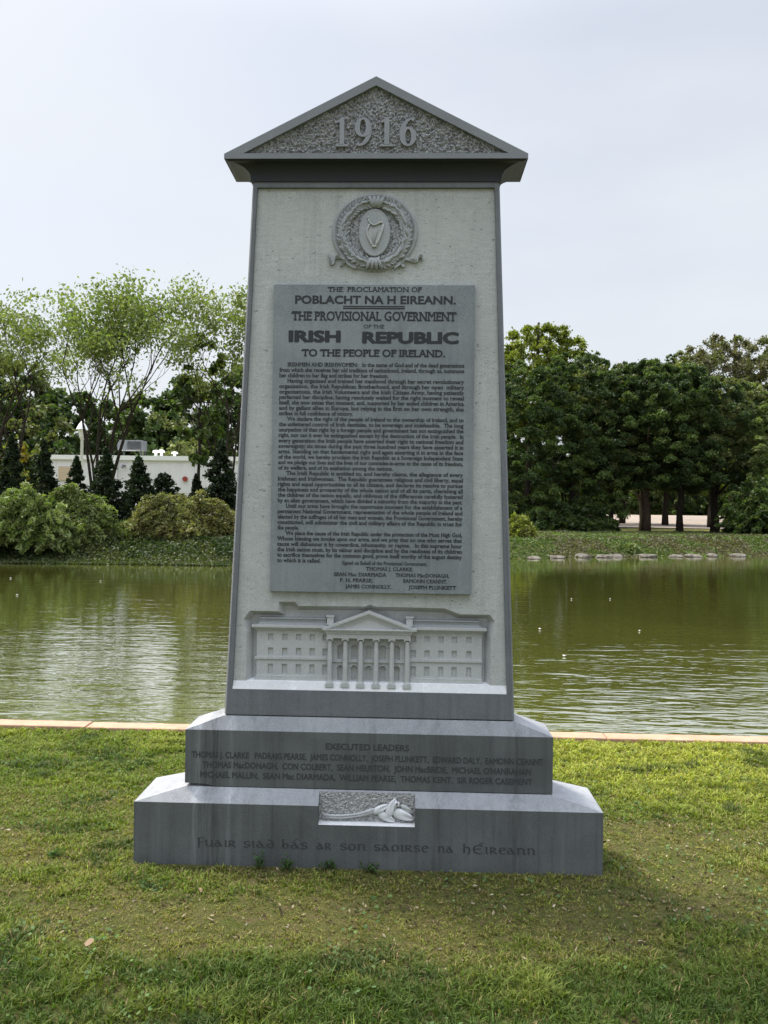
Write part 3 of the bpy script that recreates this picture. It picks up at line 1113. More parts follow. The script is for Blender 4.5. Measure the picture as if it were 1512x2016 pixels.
for ang in (-90, 88):                    # knots at foot and head
    for q in (-1, -.33, .33, 1):
        a = R(ang + q * 9)
        pts = [pl_panel(wu + (rwx + t * bw * 1.15) * math.cos(a + q * .05 * t), wz + (rwz + t * bw * 1.15) * math.sin(a + q * .05 * t), .010 + .019 * math.sqrt(max(0, 1 - t * t))) for t in (-1, -.6, -.2, .2, .6, 1)]
        mb.tube(pts, [.004, .008, .0095, .0095, .008, .004], 8)
mb.build('leaf_wreath', M['medal'], medal, smooth=True, fix=False)
# oval shield
mb = MB()
ou, oz = wc(742, 572)
b0 = len(mb.v)
prof = [(1.03, .006), (1.0, .021), (.965, .0235), (.9, .0225), (0.0, .0215)]
for f_, o in prof:
    for k in range(56):
        a = 2 * math.pi * k / 56
        mb.v.append(pl_panel(ou + 195 * PX63 * f_ * math.cos(a), oz + 295 * PX63 * f_ * math.sin(a), o))
for i in range(len(prof) - 1):
    for k in range(56):
        k2 = (k + 1) % 56
        mb.f.append((b0 + i * 56 + k, b0 + i * 56 + k2, b0 + (i + 1) * 56 + k2, b0 + (i + 1) * 56 + k))
mb.build('oval_shield', M['medal'], medal, smooth=False)
# harp
wp = lambda x, y, o: pl_panel(*wc(x, y), o)
mb = MB()
mb.tube([wp(x, y, .026) for x, y in ((668, 392), (672, 425), (690, 462), (725, 485), (765, 478), (800, 455), (830, 448), (848, 470))], [.0032, .0042, .0045, .0042, .0042, .0042, .0042, .003], 8)   # neck
mb.tube([wp(x, y, .026) for x, y in ((848, 470), (838, 540), (815, 610), (785, 690), (745, 755))], [.0035, .005, .0055, .0055, .004], 8)                                              # pillar side
mb.tube([wp(x, y, .026) for x, y in ((680, 470), (650, 540), (650, 590), (672, 650), (705, 710), (740, 755))], [.003, .0036, .004, .0044, .0044, .004], 8)                              # bowed side
mb.tube([wp(x, y, .0265) for x, y in ((712, 748), (772, 748))], .005, 8)
mb.ellipsoid(wp(664, 388, .027), Vector((.005, 0, 0)), Vector((0, .004, 0)), Vector((0, 0, .005)))
for k in range(7):
    x = 690 + k * 21
    mb.tube([wp(x, 480 - 8 * math.sin(k), .0235), wp(722 + k * 7, 740 - max(0, k - 3) * 38, .0235)], .0011, 5)
mb.npoly([wp(x, y, .0225) for x, y in ((690, 490), (660, 560), (700, 690), (742, 745), (800, 630), (838, 480), (790, 480), (730, 500))])
mb.build('harp', M['relief'], medal, smooth=True, fix=False)
# ribbon ends
for pts in (((520, 1000), (430, 960), (370, 915), (330, 940), (320, 965), (360, 950), (380, 900), (330, 870), (270, 870), (245, 930), (215, 950), (185, 930), (195, 880), (165, 825)),
            ((990, 1000), (1060, 950), (1115, 930), (1120, 965), (1085, 970), (1080, 930), (1130, 890), (1180, 900), (1230, 920), (1280, 905), (1290, 870), (1325, 855), (1345, 880), (1325, 900))):
    mb = MB()
    P = [Vector(wp(x, y, .004)) for x, y in pts]
    # smooth the path
    Q = []
    for i in range(len(P) - 1):
        p0, p1, p2, p3 = P[max(i - 1, 0)], P[i], P[i + 1], P[min(i + 2, len(P) - 1)]
        for t in (0, .25, .5, .75):
            Q.append(.5 * ((2 * p1) + (p2 - p0) * t + (2 * p0 - 5 * p1 + 4 * p2 - p3) * t * t + (3 * p1 - p0 - 3 * p2 + p3) * t ** 3))
    b0 = len(mb.v)
    hw = .0065
    for i, q in enumerate(Q):
        wv = .5 + .5 * math.sin(i * .55)
        for dz, dy in ((-hw, .006), (-hw, -.006 - .006 * wv), (hw * .9, -.010 - .005 * (1 - wv)), (hw * .9, .006)):
            mb.v.append((q.x, q.y + dy, q.z + dz))
    for i in range(len(Q) - 1):
        for j in range(4):
            j2 = (j + 1) % 4
            a = b0 + i * 4
            mb.f.append((a + j, a + j2, a + 4 + j2, a + 4 + j))
    mb.build('ribbon', M['medal'], medal, smooth=False)

# -- plaque with the proclamation
PLO = 0.026
pT, pB = Z(558.5, -.0935, 738), Z(1168, -.0985, 728)
pl_l, pl_r = U(534.3, 860, -.096), U(932.2, 860, -.096)
mb = MB()
cz = (pT + pB) / 2
yT, yB = -sh(pT)[1] + PIN, -sh(pB)[1] + PIN
mb.hexa([(pl_l, yB - PLO, pB), (pl_r, yB - PLO, pB), (pl_r, yB + .004, pB), (pl_l, yB + .004, pB)],
        [(pl_l, yT - PLO, pT), (pl_r, yT - PLO, pT), (pl_r, yT + .004, pT), (pl_l, yT + .004, pT)])
plaque = mb.build('proclamation_plaque', M['plaque'], mon, bevel=.0025)


def pl_plq(u, z, o):
    return (u, -sh(z)[1] + PIN - PLO - o, z)


def line(mb, text, xa, xb, yb, capx, off=0.0, slab=0.0):
    """photo pixels, already levelled: ends xa, xb and baseline yb"""
    Y = -.096
    sh_ = 0.0129 * (860 - yb)          # undo the camera's roll in x
    letter_line(mb, text, U(xa - sh_ + .0, 860, Y), U(xb - sh_, 860, Y), Z(yb, Y, 733), capx * .00228, pl_plq, off, slab)


o3 = lambda x: 520 + x / 3.516
y3 = lambda y: 545 + y / 3.516
mb = MB()
line(mb, "THE  PROCLAMATION OF", o3(442), o3(1088), y3(98), 9.5, 0.012, 0.09)
line(mb, "POBLACHT NA H EIREANN.", o3(215), o3(1325), y3(181), 15.5, 0.034)
line(mb, "THE PROVISIONAL GOVERNMENT", o3(192), o3(1328), y3(299), 18, 0.022, 0.10)
line(mb, "OF THE", o3(688), o3(828), y3(351), 7, 0.0, 0.05)
line(mb, "IRISH", o3(175), o3(520), y3(447), 21, 0.055)
line(mb, "REPUBLIC", o3(686), o3(1340), y3(453), 21, 0.055)
line(mb, "TO THE PEOPLE OF IRELAND.", o3(262), o3(1250), y3(549), 14, 0.03, 0.10)
for a, b in ((196, 204), (209, 219)):
    x0, x1 = U(o3(545), 860, -.096), U(o3(975), 860, -.096)
    za, zb2 = Z(y3(a), -.096, 733), Z(y3(b), -.096, 733)
    sh_ = .0129 * (860 - y3(a)) * .00228
    mb.poly([pl_plq(x0 - sh_, zb2, .001), pl_plq(x1 - sh_, zb2, .001), pl_plq(x1 - sh_, za, .001), pl_plq(x0 - sh_, za, .001)])
mb.build('heading', M['ink'], plaque, fix=False)
BODY = """ IRISHMEN AND IRISHWOMEN:   In the name of God and of the dead generations
from which she receives her old tradition of nationhood, Ireland, through us, summons
her children to her flag and strikes for her freedom.
 Having organised and trained her manhood through her secret revolutionary
organisation, the Irish Republican Brotherhood, and through her open  military
organisations, the Irish Volunteers and the Irish Citizen Army, having patiently
perfected her discipline, having resolutely waited for the right moment to reveal
itself, she now seizes that moment, and, supported by her exiled children in America
and by gallant allies in Europe, but relying in the first on her own strength, she
strikes in full confidence of victory.
 We declare the right of the people of Ireland to the ownership of Ireland, and to
the unfettered control of Irish destinies, to be sovereign and indefeasible.  The long
usurpation of that right by a foreign people and government has not extinguished the
right, nor can it ever be extinguished except by the destruction of the Irish people.  In
every generation the Irish people have asserted their right to national freedom and
sovereignty: six times during the past three hundred years they have asserted it in
arms. Standing on that fundamental right and again asserting it in arms in the face
of the world, we hereby proclaim the Irish Republic as a Sovereign Independent State
and we pledge our lives and the lives of our comrades-in-arms to the cause of its freedom,
of its welfare, and of its exaltation among the nations.
 The Irish Republic is entitled to, and hereby claims, the allegiance of every
Irishman and Irishwoman.  The Republic guarantees religious and civil liberty, equal
rights and equal opportunities to all its citizens, and declares its resolve to pursue
the happiness and prosperity of the whole nation and of all its parts, cherishing all
the children of the nation equally, and oblivious of the differences carefully fostered
by an alien government, which have divided a minority from the majority in the past.
 Until our arms have brought the opportune moment for the establishment of a
permanent National Government, representative of the whole people of Ireland and
elected by the suffrages of all her men and women, the Provisional Government, hereby
constituted, will administer the civil and military affairs of the Republic in trust for
the people.
 We place the cause of the Irish Republic under the protection of the Most High God,
Whose blessing we invoke upon our arms, and we pray that no one who serves that
cause will dishonour it by cowardice, inhumanity, or rapine.   In this supreme hour
the Irish nation must, by its valour and discipline and by the readiness of its children
to sacrifice themselves for the common good, prove itself worthy of the august destiny
to which it is called.""".split('\n')
short = {2: .59, 9: .40, 19: .62, 30: .115, 36: .235}
mb = MB()
for i, t in enumerate(BODY):
    y = 721.5 + 10.77 * i
    xa, xb = 548.3 + (16 if t[0] == ' ' else 0), 912.3
    sh_ = 0.0129 * (860 - y)
    if i in short:
        xb = 548.3 + (912.3 - 548.3) * short[i]
    line(mb, t.strip(), xa + sh_, xb + sh_, y, 7.8, 0.026, 0.07)
mb.build('proclamation_text', M['ink'], plaque, fix=False)
mb = MB()
o4 = lambda x: 520 + x / 3.516
y4 = lambda y: 800 + y / 3.516
for t, a, b, y, cp in (("Signed on Behalf of the Provisional Government,", 540, 1128, 1098, 7), ("THOMAS J. CLARKE,", 705, 1030, 1137, 7), ("SEAN Mac DIARMADA", 482, 845, 1178, 7), ("THOMAS MacDONAGH,", 910, 1280, 1178, 7),
                       ("P. H. PEARSE,", 525, 750, 1218, 7), ("EAMONN CEANNT,", 965, 1268, 1218, 7), ("JAMES CONNOLLY,", 562, 880, 1260, 7), ("JOSEPH PLUNKETT", 1000, 1328, 1260, 7)):
    line(mb, t, o4(a), o4(b), y4(y), cp, 0.016, 0.08)
mb.build('signatures', M['ink'], plaque, fix=False)

# -- pediment cap
CD, CW = 0.127, 0.676
CYF = -CD
cz0 = Z(312, CYF, 740)
cz1 = cz0 + 0.022
apex = Z(150, CYF, 742)
tb, ta, tw = cz0 + 0.024, Z(167.5, CYF, 742), 0.590
mb = MB()
outl = [(-CW, cz0), (CW, cz0), (CW, cz1), (0, apex), (-CW, cz1)]
inn = [(-tw, tb), (tw, tb), (0, ta)]
f3 = lambda p, y=CYF: (p[0], y, p[1])
bl, br, rr_, ap, ll = outl
mb.poly([f3(bl), f3(br), f3(rr_), f3(inn[1]), f3(inn[0]), f3(ll)])
mb.poly([f3(inn[1]), f3(rr_), f3(ap), f3(inn[2])])
mb.poly([f3(ll), f3(inn[0]), f3(inn[2]), f3(ap)])
TD = 0.022
for i in range(3):
    a, b = inn[i], inn[(i + 1) % 3]
    mb.poly([f3(a), f3(b), f3(b, CYF + TD), f3(a, CYF + TD)])
for i in range(1, 5):
    a, b = outl[i], outl[(i + 1) % 5]
    mb.poly([f3(a), f3(a, CD), f3(b, CD), f3(b)])
mb.poly([f3(p, CD) for p in outl][::-1])
cap = mb.build('pediment_cap', M['cap'], mon)
# hammered tympanum
mb = MB()
nx_ = 420
zs_ = 120
for j in range(zs_ + 1):
    t = j / zs_
    z = tb + (ta - tb) * t
    hw = tw * (1 - t)
    for i in range(nx_ + 1):
        x = -hw + 2 * hw * i / nx_
        d = mnoise.noise(Vector((x * 105, 1.3, z * 105))) * .0085 + mnoise.noise(Vector((x * 210, 8.3, z * 210))) * .003
        mb.v.append((x, CYF + TD - .004 + d, z))
mb.f = [(j * (nx_ + 1) + i, j * (nx_ + 1) + i + 1, (j + 1) * (nx_ + 1) + i + 1, (j + 1) * (nx_ + 1) + i) for j in range(zs_) for i in range(nx_)]
mb.build('tympanum', M['hammered'], cap, fix=False)
# raised date
c1 = lambda x, y: (U(420 + x / 2.3625, 260, CYF), Z(130 + y / 2.3625, CYF, 740))


def ribbon2(mb, pts, ws, y0, y1):
    L, Rr = [], []
    for i, p in enumerate(pts):
        a, b = Vector(pts[max(i - 1, 0)]), Vector(pts[min(i + 1, len(pts) - 1)])
        d = (b - a).normalized()
        nn = Vector((-d.y, d.x)) * ws[i] / 2
        L.append((p[0] + nn.x, p[1] + nn.y))
        Rr.append((p[0] - nn.x, p[1] - nn.y))
    for i in range(len(pts) - 1):
        q = [Rr[i], Rr[i + 1], L[i + 1], L[i]]
        mb.prism(q, y0, y1)


DY0, DY1 = CYF + .003, CYF + TD + .006
for ch, xa, xb in (('1', 566, 628), ('9', 655, 742), ('1', 773, 840), ('6', 860, 946)):
    mb = MB()
    (u0, zt), (u1, zb_) = c1(xa, 236), c1(xb, 371)
    Wd, Hh = u1 - u0, zt - zb_
    G = lambda x, y: (u0 + x * Wd, zb_ + y * Hh)
    if ch == '1':
        mb.prism([G(*p) for p in ((.33, .07), (.68, .07), (.68, 1.0), (.50, 1.0), (.12, .86), (.12, .80), (.33, .84))], DY0, DY1)
        mb.prism([G(*p) for p in ((.04, 0), (1.0, 0), (1.0, .072), (.04, .072))], DY0 + .001, DY1)
    else:
        fl = (lambda p: p) if ch == '9' else (lambda p: (1 - p[0], 1 - p[1]))
        k = 28
        for i in range(k):
            qs = []
            for a in (i, i + 1):
                t = 2 * math.pi * a / k
                qs.append((G(*fl((.47 + .45 * math.cos(t), .66 + .335 * math.sin(t)))), G(*fl((.46 + .16 * math.cos(t), .67 + .26 * math.sin(t))))))
            mb.prism([qs[0][0], qs[1][0], qs[1][1], qs[0][1]], DY0, DY1)
        tail = [(.78, .72), (.80, .55), (.76, .38), (.66, .22), (.50, .10), (.30, .045), (.16, .10)]
        ribbon2(mb, [G(*fl(p)) for p in tail], [x * Wd for x in (.27, .29, .27, .22, .16, .12, .20)], DY0 + .0012, DY1)
    mb.build('numeral', M['numeral'], cap, fix=False)
# cornice moulding (cavetto) between the cap and the shaft
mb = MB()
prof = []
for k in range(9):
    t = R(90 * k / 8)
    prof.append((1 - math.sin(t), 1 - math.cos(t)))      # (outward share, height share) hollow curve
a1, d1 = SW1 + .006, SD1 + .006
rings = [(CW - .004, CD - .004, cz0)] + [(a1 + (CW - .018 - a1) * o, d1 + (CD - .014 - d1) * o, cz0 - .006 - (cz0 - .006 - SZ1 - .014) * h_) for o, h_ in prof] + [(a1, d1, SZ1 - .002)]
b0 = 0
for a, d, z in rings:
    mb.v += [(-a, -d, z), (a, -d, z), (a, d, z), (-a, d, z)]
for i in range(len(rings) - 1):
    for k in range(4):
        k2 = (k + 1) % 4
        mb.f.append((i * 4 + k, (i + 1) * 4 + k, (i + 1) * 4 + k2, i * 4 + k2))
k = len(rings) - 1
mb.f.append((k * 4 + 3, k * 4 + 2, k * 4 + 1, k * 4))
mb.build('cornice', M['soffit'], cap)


# ------------------------------------------------------------------ vegetation
def leaf_quads(P, size, up=0.3, elong=1.7, seed=0):
    g_ = np.random.default_rng(seed)
    N = len(P)
    nrm = g_.normal(size=(N, 3)) + np.array([0, 0, up])
    nrm /= np.linalg.norm(nrm, axis=1, keepdims=True)
    t = g_.normal(size=(N, 3))
    t -= nrm * (t * nrm).sum(1, keepdims=True)
    t /= np.linalg.norm(t, axis=1, keepdims=True)
    b = np.cross(nrm, t)
    s = (size * g_.uniform(.6, 1.35, N))[:, None]
    L, Wd = t * s * elong * .5, b * s * .5
    fold = nrm * s * .12
    V = np.stack([P - L, P + Wd - fold * 0 + L * .1, P + L, P - Wd + fold + L * .1], 1)
    return V.reshape(-1, 3)


def tints(N, base, var=0.25, seed=0, hue=0.15):
    g_ = np.random.default_rng(seed + 77)
    b = np.array(base)[None, :] * g_.uniform(1 - var, 1 + var, (N, 1))
    b = b * (1 + g_.uniform(-hue, hue, (N, 3)) * np.array([.6, .3, .6]))
    return np.clip(b, 0.002, 1)


def dense_crown(name, parent, h0, h1, rx, ry, base, size, nclump=70, per=150,  seed=0, shape='oval', base2=None, clump=0.28, lean=0, elong=1.6, flat=.72):
    """clumps of leaves filling an uneven envelope from h0 to h1 above the foot"""
    g_ = np.random.default_rng(seed)
    H = h1 - h0
    C, S, T = [], [], []
    tries = 0
    while len(C) < nclump and tries < nclump * 40:
        tries += 1
        t = g_.uniform(0, 1)
        if shape == 'oval':
            prof = math.sqrt(max(0, 1 - (2 * t - 0.9) ** 2 / 1.21))
        elif shape == 'cone':
            prof = (1 - t) ** .75 * (1 - .25 * max(0, .12 - t) / .12)
        elif shape == 'spire':
            prof = (1 - t) ** .8 * (1 - .3 * max(0, .15 - t) / .15)
        elif shape == 'dome':
            prof = math.sqrt(max(0, 1 - t * t))
        else:
            prof = 1 if t < .55 else math.sqrt(max(.05, 1 - ((t - .55) / .5) ** 2))
        a = g_.uniform(0, 2 * math.pi)
        r = math.sqrt(g_.uniform(.15, 1)) * prof * (1 + .22 * math.sin(3 * a + seed) + .1 * math.sin(7 * a + t * 9))
        C.append((r * math.cos(a) * rx * .9 + lean * t, r * math.sin(a) * ry * .9, h0 + H * (t * .92 + .02)))
        S.append(g_.uniform(.6, 1.25) * clump * (.35 + .65 * prof))
        T.append(g_.uniform(0, 1))
    C, S, T = np.array(C), np.array(S), np.array(T)
    K = len(C)
    n_ = np.maximum(20, (per * (S / S.mean()) ** 2).astype(int))
    idx = np.repeat(np.arange(K), n_)
    N = len(idx)
    d = g_.normal(size=(N, 3))
    d /= np.linalg.norm(d, axis=1, keepdims=True)
    rad = np.abs(g_.normal(size=N)) * .42 + .35 * g_.random(N)
    sc = np.stack([np.full(N, 1.0), np.full(N, 1.0), np.full(N, flat)], 1)
    P = C[idx] + d * sc * (rad * S[idx] * min(rx, H * .6))[:, None]
    P[:, 2] -= (np.hypot(P[:, 0] - C[idx][:, 0], P[:, 1] - C[idx][:, 1])) * .25
    P[:, 2] = np.maximum(P[:, 2], .05)
    V = leaf_quads(P, size, .35, elong, seed)
    ti = tints(N, base, .28, seed)
    if base2 is not None:
        m_ = (T[idx] > .62)[:, None]
        ti = np.where(m_, tints(N, base2, .28, seed + 5), ti)
    # clump to clump variation in leaf colour
    ti = ti * (0.86 + .28 * T[idx])[:, None]
    return np_mesh('crown', V, 4, M['leaf'], parent, ti)


def frond_crown(parent, H, rx, ry, base, base2, size, nf, per, seed):
    """arching sprays: each leaves the heart of the bush, rises, bends over and hangs"""
    g_ = np.random.default_rng(seed)
    a = g_.uniform(0, 2 * np.pi, nf)
    t = g_.uniform(0, 1, nf) ** .8
    rr = np.sqrt(g_.uniform(.05, 1, nf))
    lump = 1 + .16 * np.sin(3 * a + seed) + .10 * np.sin(7 * a + seed * 2) + g_.normal(size=nf) * .07
    ex, ey = np.cos(a) * rr * rx * lump, np.sin(a) * rr * ry * lump
    ez = H * (np.sqrt(np.clip(1 - rr ** 2 * .92, 0, 1)) * (.72 + .28 * t) * lump)
    low = g_.random(nf) < .38
    ez = np.where(low, ez * g_.uniform(.1, .8, nf), ez)
    E = np.stack([ex, ey, ez], 1)
    S = np.stack([ex * .25, ey * .25, ez * .45], 1)
    Cc = np.stack([ex * .72, ey * .72, ez * 1.12 + .12], 1)
    tip = E - np.array([0, 0, 1])[None] * (.12 + .22 * g_.random((nf, 1)))
    idx = np.repeat(np.arange(nf), per)
    u = g_.uniform(.25, 1, len(idx))[:, None]
    P = (1 - u) ** 2 * S[idx] + 2 * u * (1 - u) * Cc[idx] + u * u * tip[idx]
    P += g_.normal(size=P.shape) * np.array([.075, .075, .06]) * (.5 + .7 * (1 - u))
    P[:, 2] = np.maximum(P[:, 2], -.28)
    tn = g_.random(nf)
    ti = np.where((tn[idx] > .5)[:, None], tints(len(P), base2, .28, seed), tints(len(P), base, .28, seed + 1)) * (.7 + .55 * g_.random(nf)[idx])[:, None]
    return np_mesh('crown', leaf_quads(P, size, .4, 3.0, seed), 4, M['leaf'], parent, ti)


def wobble(p0, p1, n, amp, g_):
    p0, p1 = Vector(p0), Vector(p1)
    L = (p1 - p0).length
    pts = [p0]
    for i in range(1, n):
        t = i / n
        pts.append(p0.lerp(p1, t) + Vector((g_.uniform(-1, 1), g_.uniform(-1, 1), g_.uniform(-.4, .4))) * amp * L)
    return pts + [p1]


def foot(px, Y, dz=0.0):
    p = at(px, 1000, Y)
    return Vector((p.x, Y, float(ground_z(p.x, Y)) + dz))


def mpp(Y):
    return (Y - CAM.y) / FPX


def dense_tree(px, Y, top, wpx, label, base, size=.2, group=None, seed=0, name='broadleaf_tree', clear=.18, trunk_r=.2, barkm='bark', base2=None, ncl=70, per=150, ry=None, cat='tree', clump=.28, lean=0, shape='oval', elong=1.6, flat=.72):
    f = foot(px, Y)
    H = at(px, top, Y).z - f.z
    o = empty(name, f, label, cat, group)
    g_ = random.Random(seed)
    mb = MB()
    hh = H * max(clear * 2.2, .5)
    pts = wobble((0, 0, -.15), (lean * .6, g_.uniform(-.2, .2), hh), 5, .012, g_)
    mb.tube(pts, [trunk_r * 1.35, trunk_r, trunk_r * .92, trunk_r * .8, trunk_r * .62, trunk_r * .4], 9)
    rx = wpx * mpp(Y) / 2
    for k in range(8):
        a = 2 * math.pi * k / 8 + g_.uniform(-.3, .3)
        z0 = H * clear * g_.uniform(.9, 1.6)
        e = (math.cos(a) * rx * .7, math.sin(a) * rx * .7, min(H * .9, z0 + H * g_.uniform(.15, .4)))
        mb.tube(wobble((lean * .2, 0, z0), e, 4, .05, g_), [trunk_r * .4, trunk_r * .3, trunk_r * .22, trunk_r * .14, .02], 6)
    mb.build('trunk', M[barkm], o, smooth=True)
    dense_crown('crown', o, H * clear, H, rx, (ry or rx), base, size, ncl, per, seed, shape, base2, clump, lean, elong, flat)
    return o


def sparse_tree(px, Y, top, wpx, label, base, base2, seed, stems=5, group=None, size=.125, spread=.5, per=22, base_px=None, trunk_r=.15):
    """open multi-stemmed tree: limbs fork upward and carry leaf sprays, sky shows through"""
    f = foot(px, Y)
    H = at(px, top, Y).z - f.z
    rx = wpx * mpp(Y) / 2
    o = empty('open_crowned_tree', f, label, 'tree', group)
    g_ = random.Random(seed)
    mb = MB()
    tips = []

    def grow(p, d, L, r, lev):
        n_ = 4
        pts, rad = [p], [r]
        q = p.copy()
        dd = d.copy()
        for i in range(n_):
            dd = (dd + Vector((g_.uniform(-1, 1), g_.uniform(-1, 1), g_.uniform(-.3, .9))) * .13).normalized()
            q = q + dd * L / n_
            pts.append(q.copy())
            rad.append(r * (1 - .42 * (i + 1) / n_))
            if lev >= 2:
                tips.append((q.copy(), lev))
        mb.tube(pts, rad, 7 if lev < 2 else 4, cap=False)
        if lev >= 4 or L < .25:
            return
        for c in range(3 if lev < 3 else 2 + (g_.random() < .5)):
            ax = Vector((g_.uniform(-1, 1), g_.uniform(-1, 1), g_.uniform(-.2, .7))).normalized()
            nd = (dd * .95 + ax * .78).normalized()
            t = pts[-1] if c < 2 else pts[g_.randint(2, n_ - 1)]
            grow(t, nd, L * g_.uniform(.56, .76), rad[-1] * .82, lev + 1)

    for k in range(stems):
        a = 2 * math.pi * (k + .3) / stems + g_.uniform(-.3, .3)
        tilt = spread * g_.uniform(.45, 1.0)
        d = Vector((math.cos(a) * tilt, math.sin(a) * tilt * .8, 1)).normalized()
        grow(Vector((math.cos(a) * .12, math.sin(a) * .12, -.15)), d, H * g_.uniform(.36, .44), trunk_r * g_.uniform(.8, 1.15), 0)
    V = np.array(mb.v)
    # fit to the seen height and width
    zt = np.percentile(np.array([t[0].z for t in tips]), 99.3)
    xt = np.percentile(np.abs(np.array([t[0].x for t in tips])), 97)
    fz, fx_ = H * .97 / zt, rx / xt
    zf = lambda z: H * .97 * (max(z, 0) / zt) ** .78 if z > 0 else z
    mb.v = [(v[0] * fx_, v[1] * fx_, zf(v[2])) for v in mb.v]
    mb.build('trunk', M['bark'], o, smooth=True, fix=False)
    gg = np.random.default_rng(seed)
    Q, lv = np.array([(t[0].x * fx_, t[0].y * fx_, zf(t[0].z)) for t in tips]), np.array([t[1] for t in tips])
    keep = (lv >= 3) & (Q[:, 2] > H * .3) & (gg.random(len(Q)) < np.clip(.03 + .85 * (Q[:, 2] / H - .50), .02, .42))
    Q = Q[keep]
    idx = np.repeat(np.arange(len(Q)), per)
    P = Q[idx] + gg.normal(size=(len(idx), 3)) * np.array([.25, .25, .16]) * (H / 9)
    ti = tints(len(P), base, .3, seed)
    m_ = (gg.random(len(Q)) > .5)[idx][:, None]
    ti = np.where(m_, tints(len(P), base2, .3, seed + 3), ti)
    np_mesh('crown', leaf_quads(P, size, .5, 1.8, seed), 4, M['leaf'], o, ti)
    return o


GD = (.040, .066, .020)     # dark green
GM = (.078, .112, .030)     # mid green
GY = (.19, .215, .042)     # yellow green
GO = (.110, .125, .045)     # olive
GB = (.125, .118, .068)     # brownish grey green
GL = (.168, .205, .074)     # light green

# ---- left shore: open trees
sparse_tree(-5, 43, 588, 300, 'open light green tree at the left edge, in front of the dark wood', GL, (.14, .17, .06), 21, 4, 'open trees on the far shore', spread=.55)
sparse_tree(196, 43, 545, 330, 'tall open multi stemmed tree with forking limbs above the white building', GL, (.165, .210, .060), 34, 6, 'open trees on the far shore', spread=.55)
sparse_tree(446, 43.5, 568, 210, 'open tree with a slender trunk close beside the left edge of the memorial', (.175, .210, .060), GL, 47, 3, 'open trees on the far shore', spread=.38)
dense_tree(392, 44, 640, 110, 'small dark green tree with a rounded crown between two open trees', GM, .2, None, 51, clear=.3, trunk_r=.1, base2=GD, ncl=32, per=110)

# ---- dark wood behind the white building
for i, (px, Y, top, wp_, b1, b2) in enumerate(((-60, 84, 690, 190, GD, GM), (40, 90, 700, 170, GD, GO), (130, 84, 756, 150, GD, GD), (215, 92, 778, 150, GD, GM), (300, 86, 770, 160, GD, GM), (385, 90, 728, 160, GD, GO), (470, 84, 705, 170, GD, GM), (560, 88, 690, 170, GD, GM))):
    lab = ('dark woodland tree at the far left edge of the wood', 'dark woodland tree rising behind the left open tree', 'dark low woodland tree behind the white lamp post', 'dark woodland tree behind the forked stems of the tall open tree',
           'dark woodland tree behind the flat roof with its vents', 'dark woodland tree left of the slender trunked open tree', 'dark woodland tree touching the left side of the memorial', 'dark woodland tree mostly hidden behind the memorial')[i]
    dense_tree(px, Y, top, wp_, lab, b1, .34, 'dark wood behind the white building', 60 + i, 'woodland_tree', .0, .3, base2=b2, ncl=120, per=150, shape='full')
dense_tree(85, 66, 780, 130, 'olive green small tree behind the left cone shaped evergreens', GO, .26, None, 71, 'small_tree', .1, .12, base2=GD, ncl=36, per=110)
dense_tree(330, 66, 800, 170, 'olive spreading small tree standing behind the white building', GO, .26, None, 73, 'small_tree', .08, .12, base2=GD, ncl=40, per=110)
dense_tree(30, 52, 850, 90, 'yellow leaved shrub between two cone shaped evergreens', (.22, .17, .03), .2, None, 75, 'yellow_shrub', .02, .05, base2=GY, ncl=26, per=90, cat='shrub', shape='dome')

# ---- white building
n = NT('white_render')
c = n.mix(n.ramp(n.noise(0.8, 5, .6), .35, .7), (.66, .66, .68), (.76, .76, .77))
c = n.mix(n.ramp(n.noise(1.0, 4, .6, stretch=(3, 3, .25)), .55, .8, cb=(.35, .35, .35, 1)), c, (.50, .50, .50))
M['white'] = n.end(c, 0.8)
M['beige'] = NT('beige_panel').end((.52, .42, .30), .8)
M['metal_white'] = NT('white_painted_metal').end((.78, .79, .78), .45)
M['metal_dark'] = NT('dark_metal').end((.05, .055, .06), .5)
M['metal_grey'] = NT('grey_metal').end((.14, .15, .16), .5)
M['red'] = NT('red_bell').end((.28, .04, .03), .4)
BY = 58.0
bx0, bx1 = at(100, 950, BY).x, at(560, 950, BY).x
bz1 = at(250, 897, BY).z
gzb = float(ground_z(0, BY)) - .3
wb = empty('white_building', ((bx0 + bx1) / 2, BY, gzb), 'long low white flat roofed building behind the cone shaped evergreens', 'building')
cxb = (bx0 + bx1) / 2
mb = MB()
mb.box(bx0 - cxb, bx1 - cxb, 0, 14, 0, bz1 - gzb - .35)
mb.build('wall', M['white'], wb)
mb = MB()
mb.box(bx0 - cxb - .15, bx1 - cxb + .15, -.15, 14.1, bz1 - gzb - .35, bz1 - gzb)
mb.build('roof_edge', M['metal_white'], wb)
q0, q1 = at(116, 932, BY).x - cxb, at(140, 932, BY).x - cxb
mb = MB()
mb.box(q0, q1, -.12, .05, at(120, 945, BY).z - gzb, at(120, 918, BY).z - gzb)
mb.build('beige_panel', M['beige'], wb)
for px in (228, 411):
    mb = MB()
    x = at(px, 950, BY).x - cxb
    mb.box(x - .16, x + .16, -.22, .05, 0, bz1 - gzb - .36)
    mb.build('pilaster', M['white'], wb)
mb = MB()
p = at(365, 943, BY)
mb.tube([(p.x - cxb, -.18, p.z - gzb), (p.x - cxb, .02, p.z - gzb)], .2, 14)
mb.build('alarm_bell', M['red'], wb)
mb = MB()
p = at(245, 917, BY)
mb.tube([(p.x - cxb, .02, p.z - gzb), (p.x - cxb, -.5, p.z - gzb), (p.x - cxb, -.55, p.z - gzb - .2)], .1, 8)
mb.build('wall_lamp', M['metal_grey'], wb)
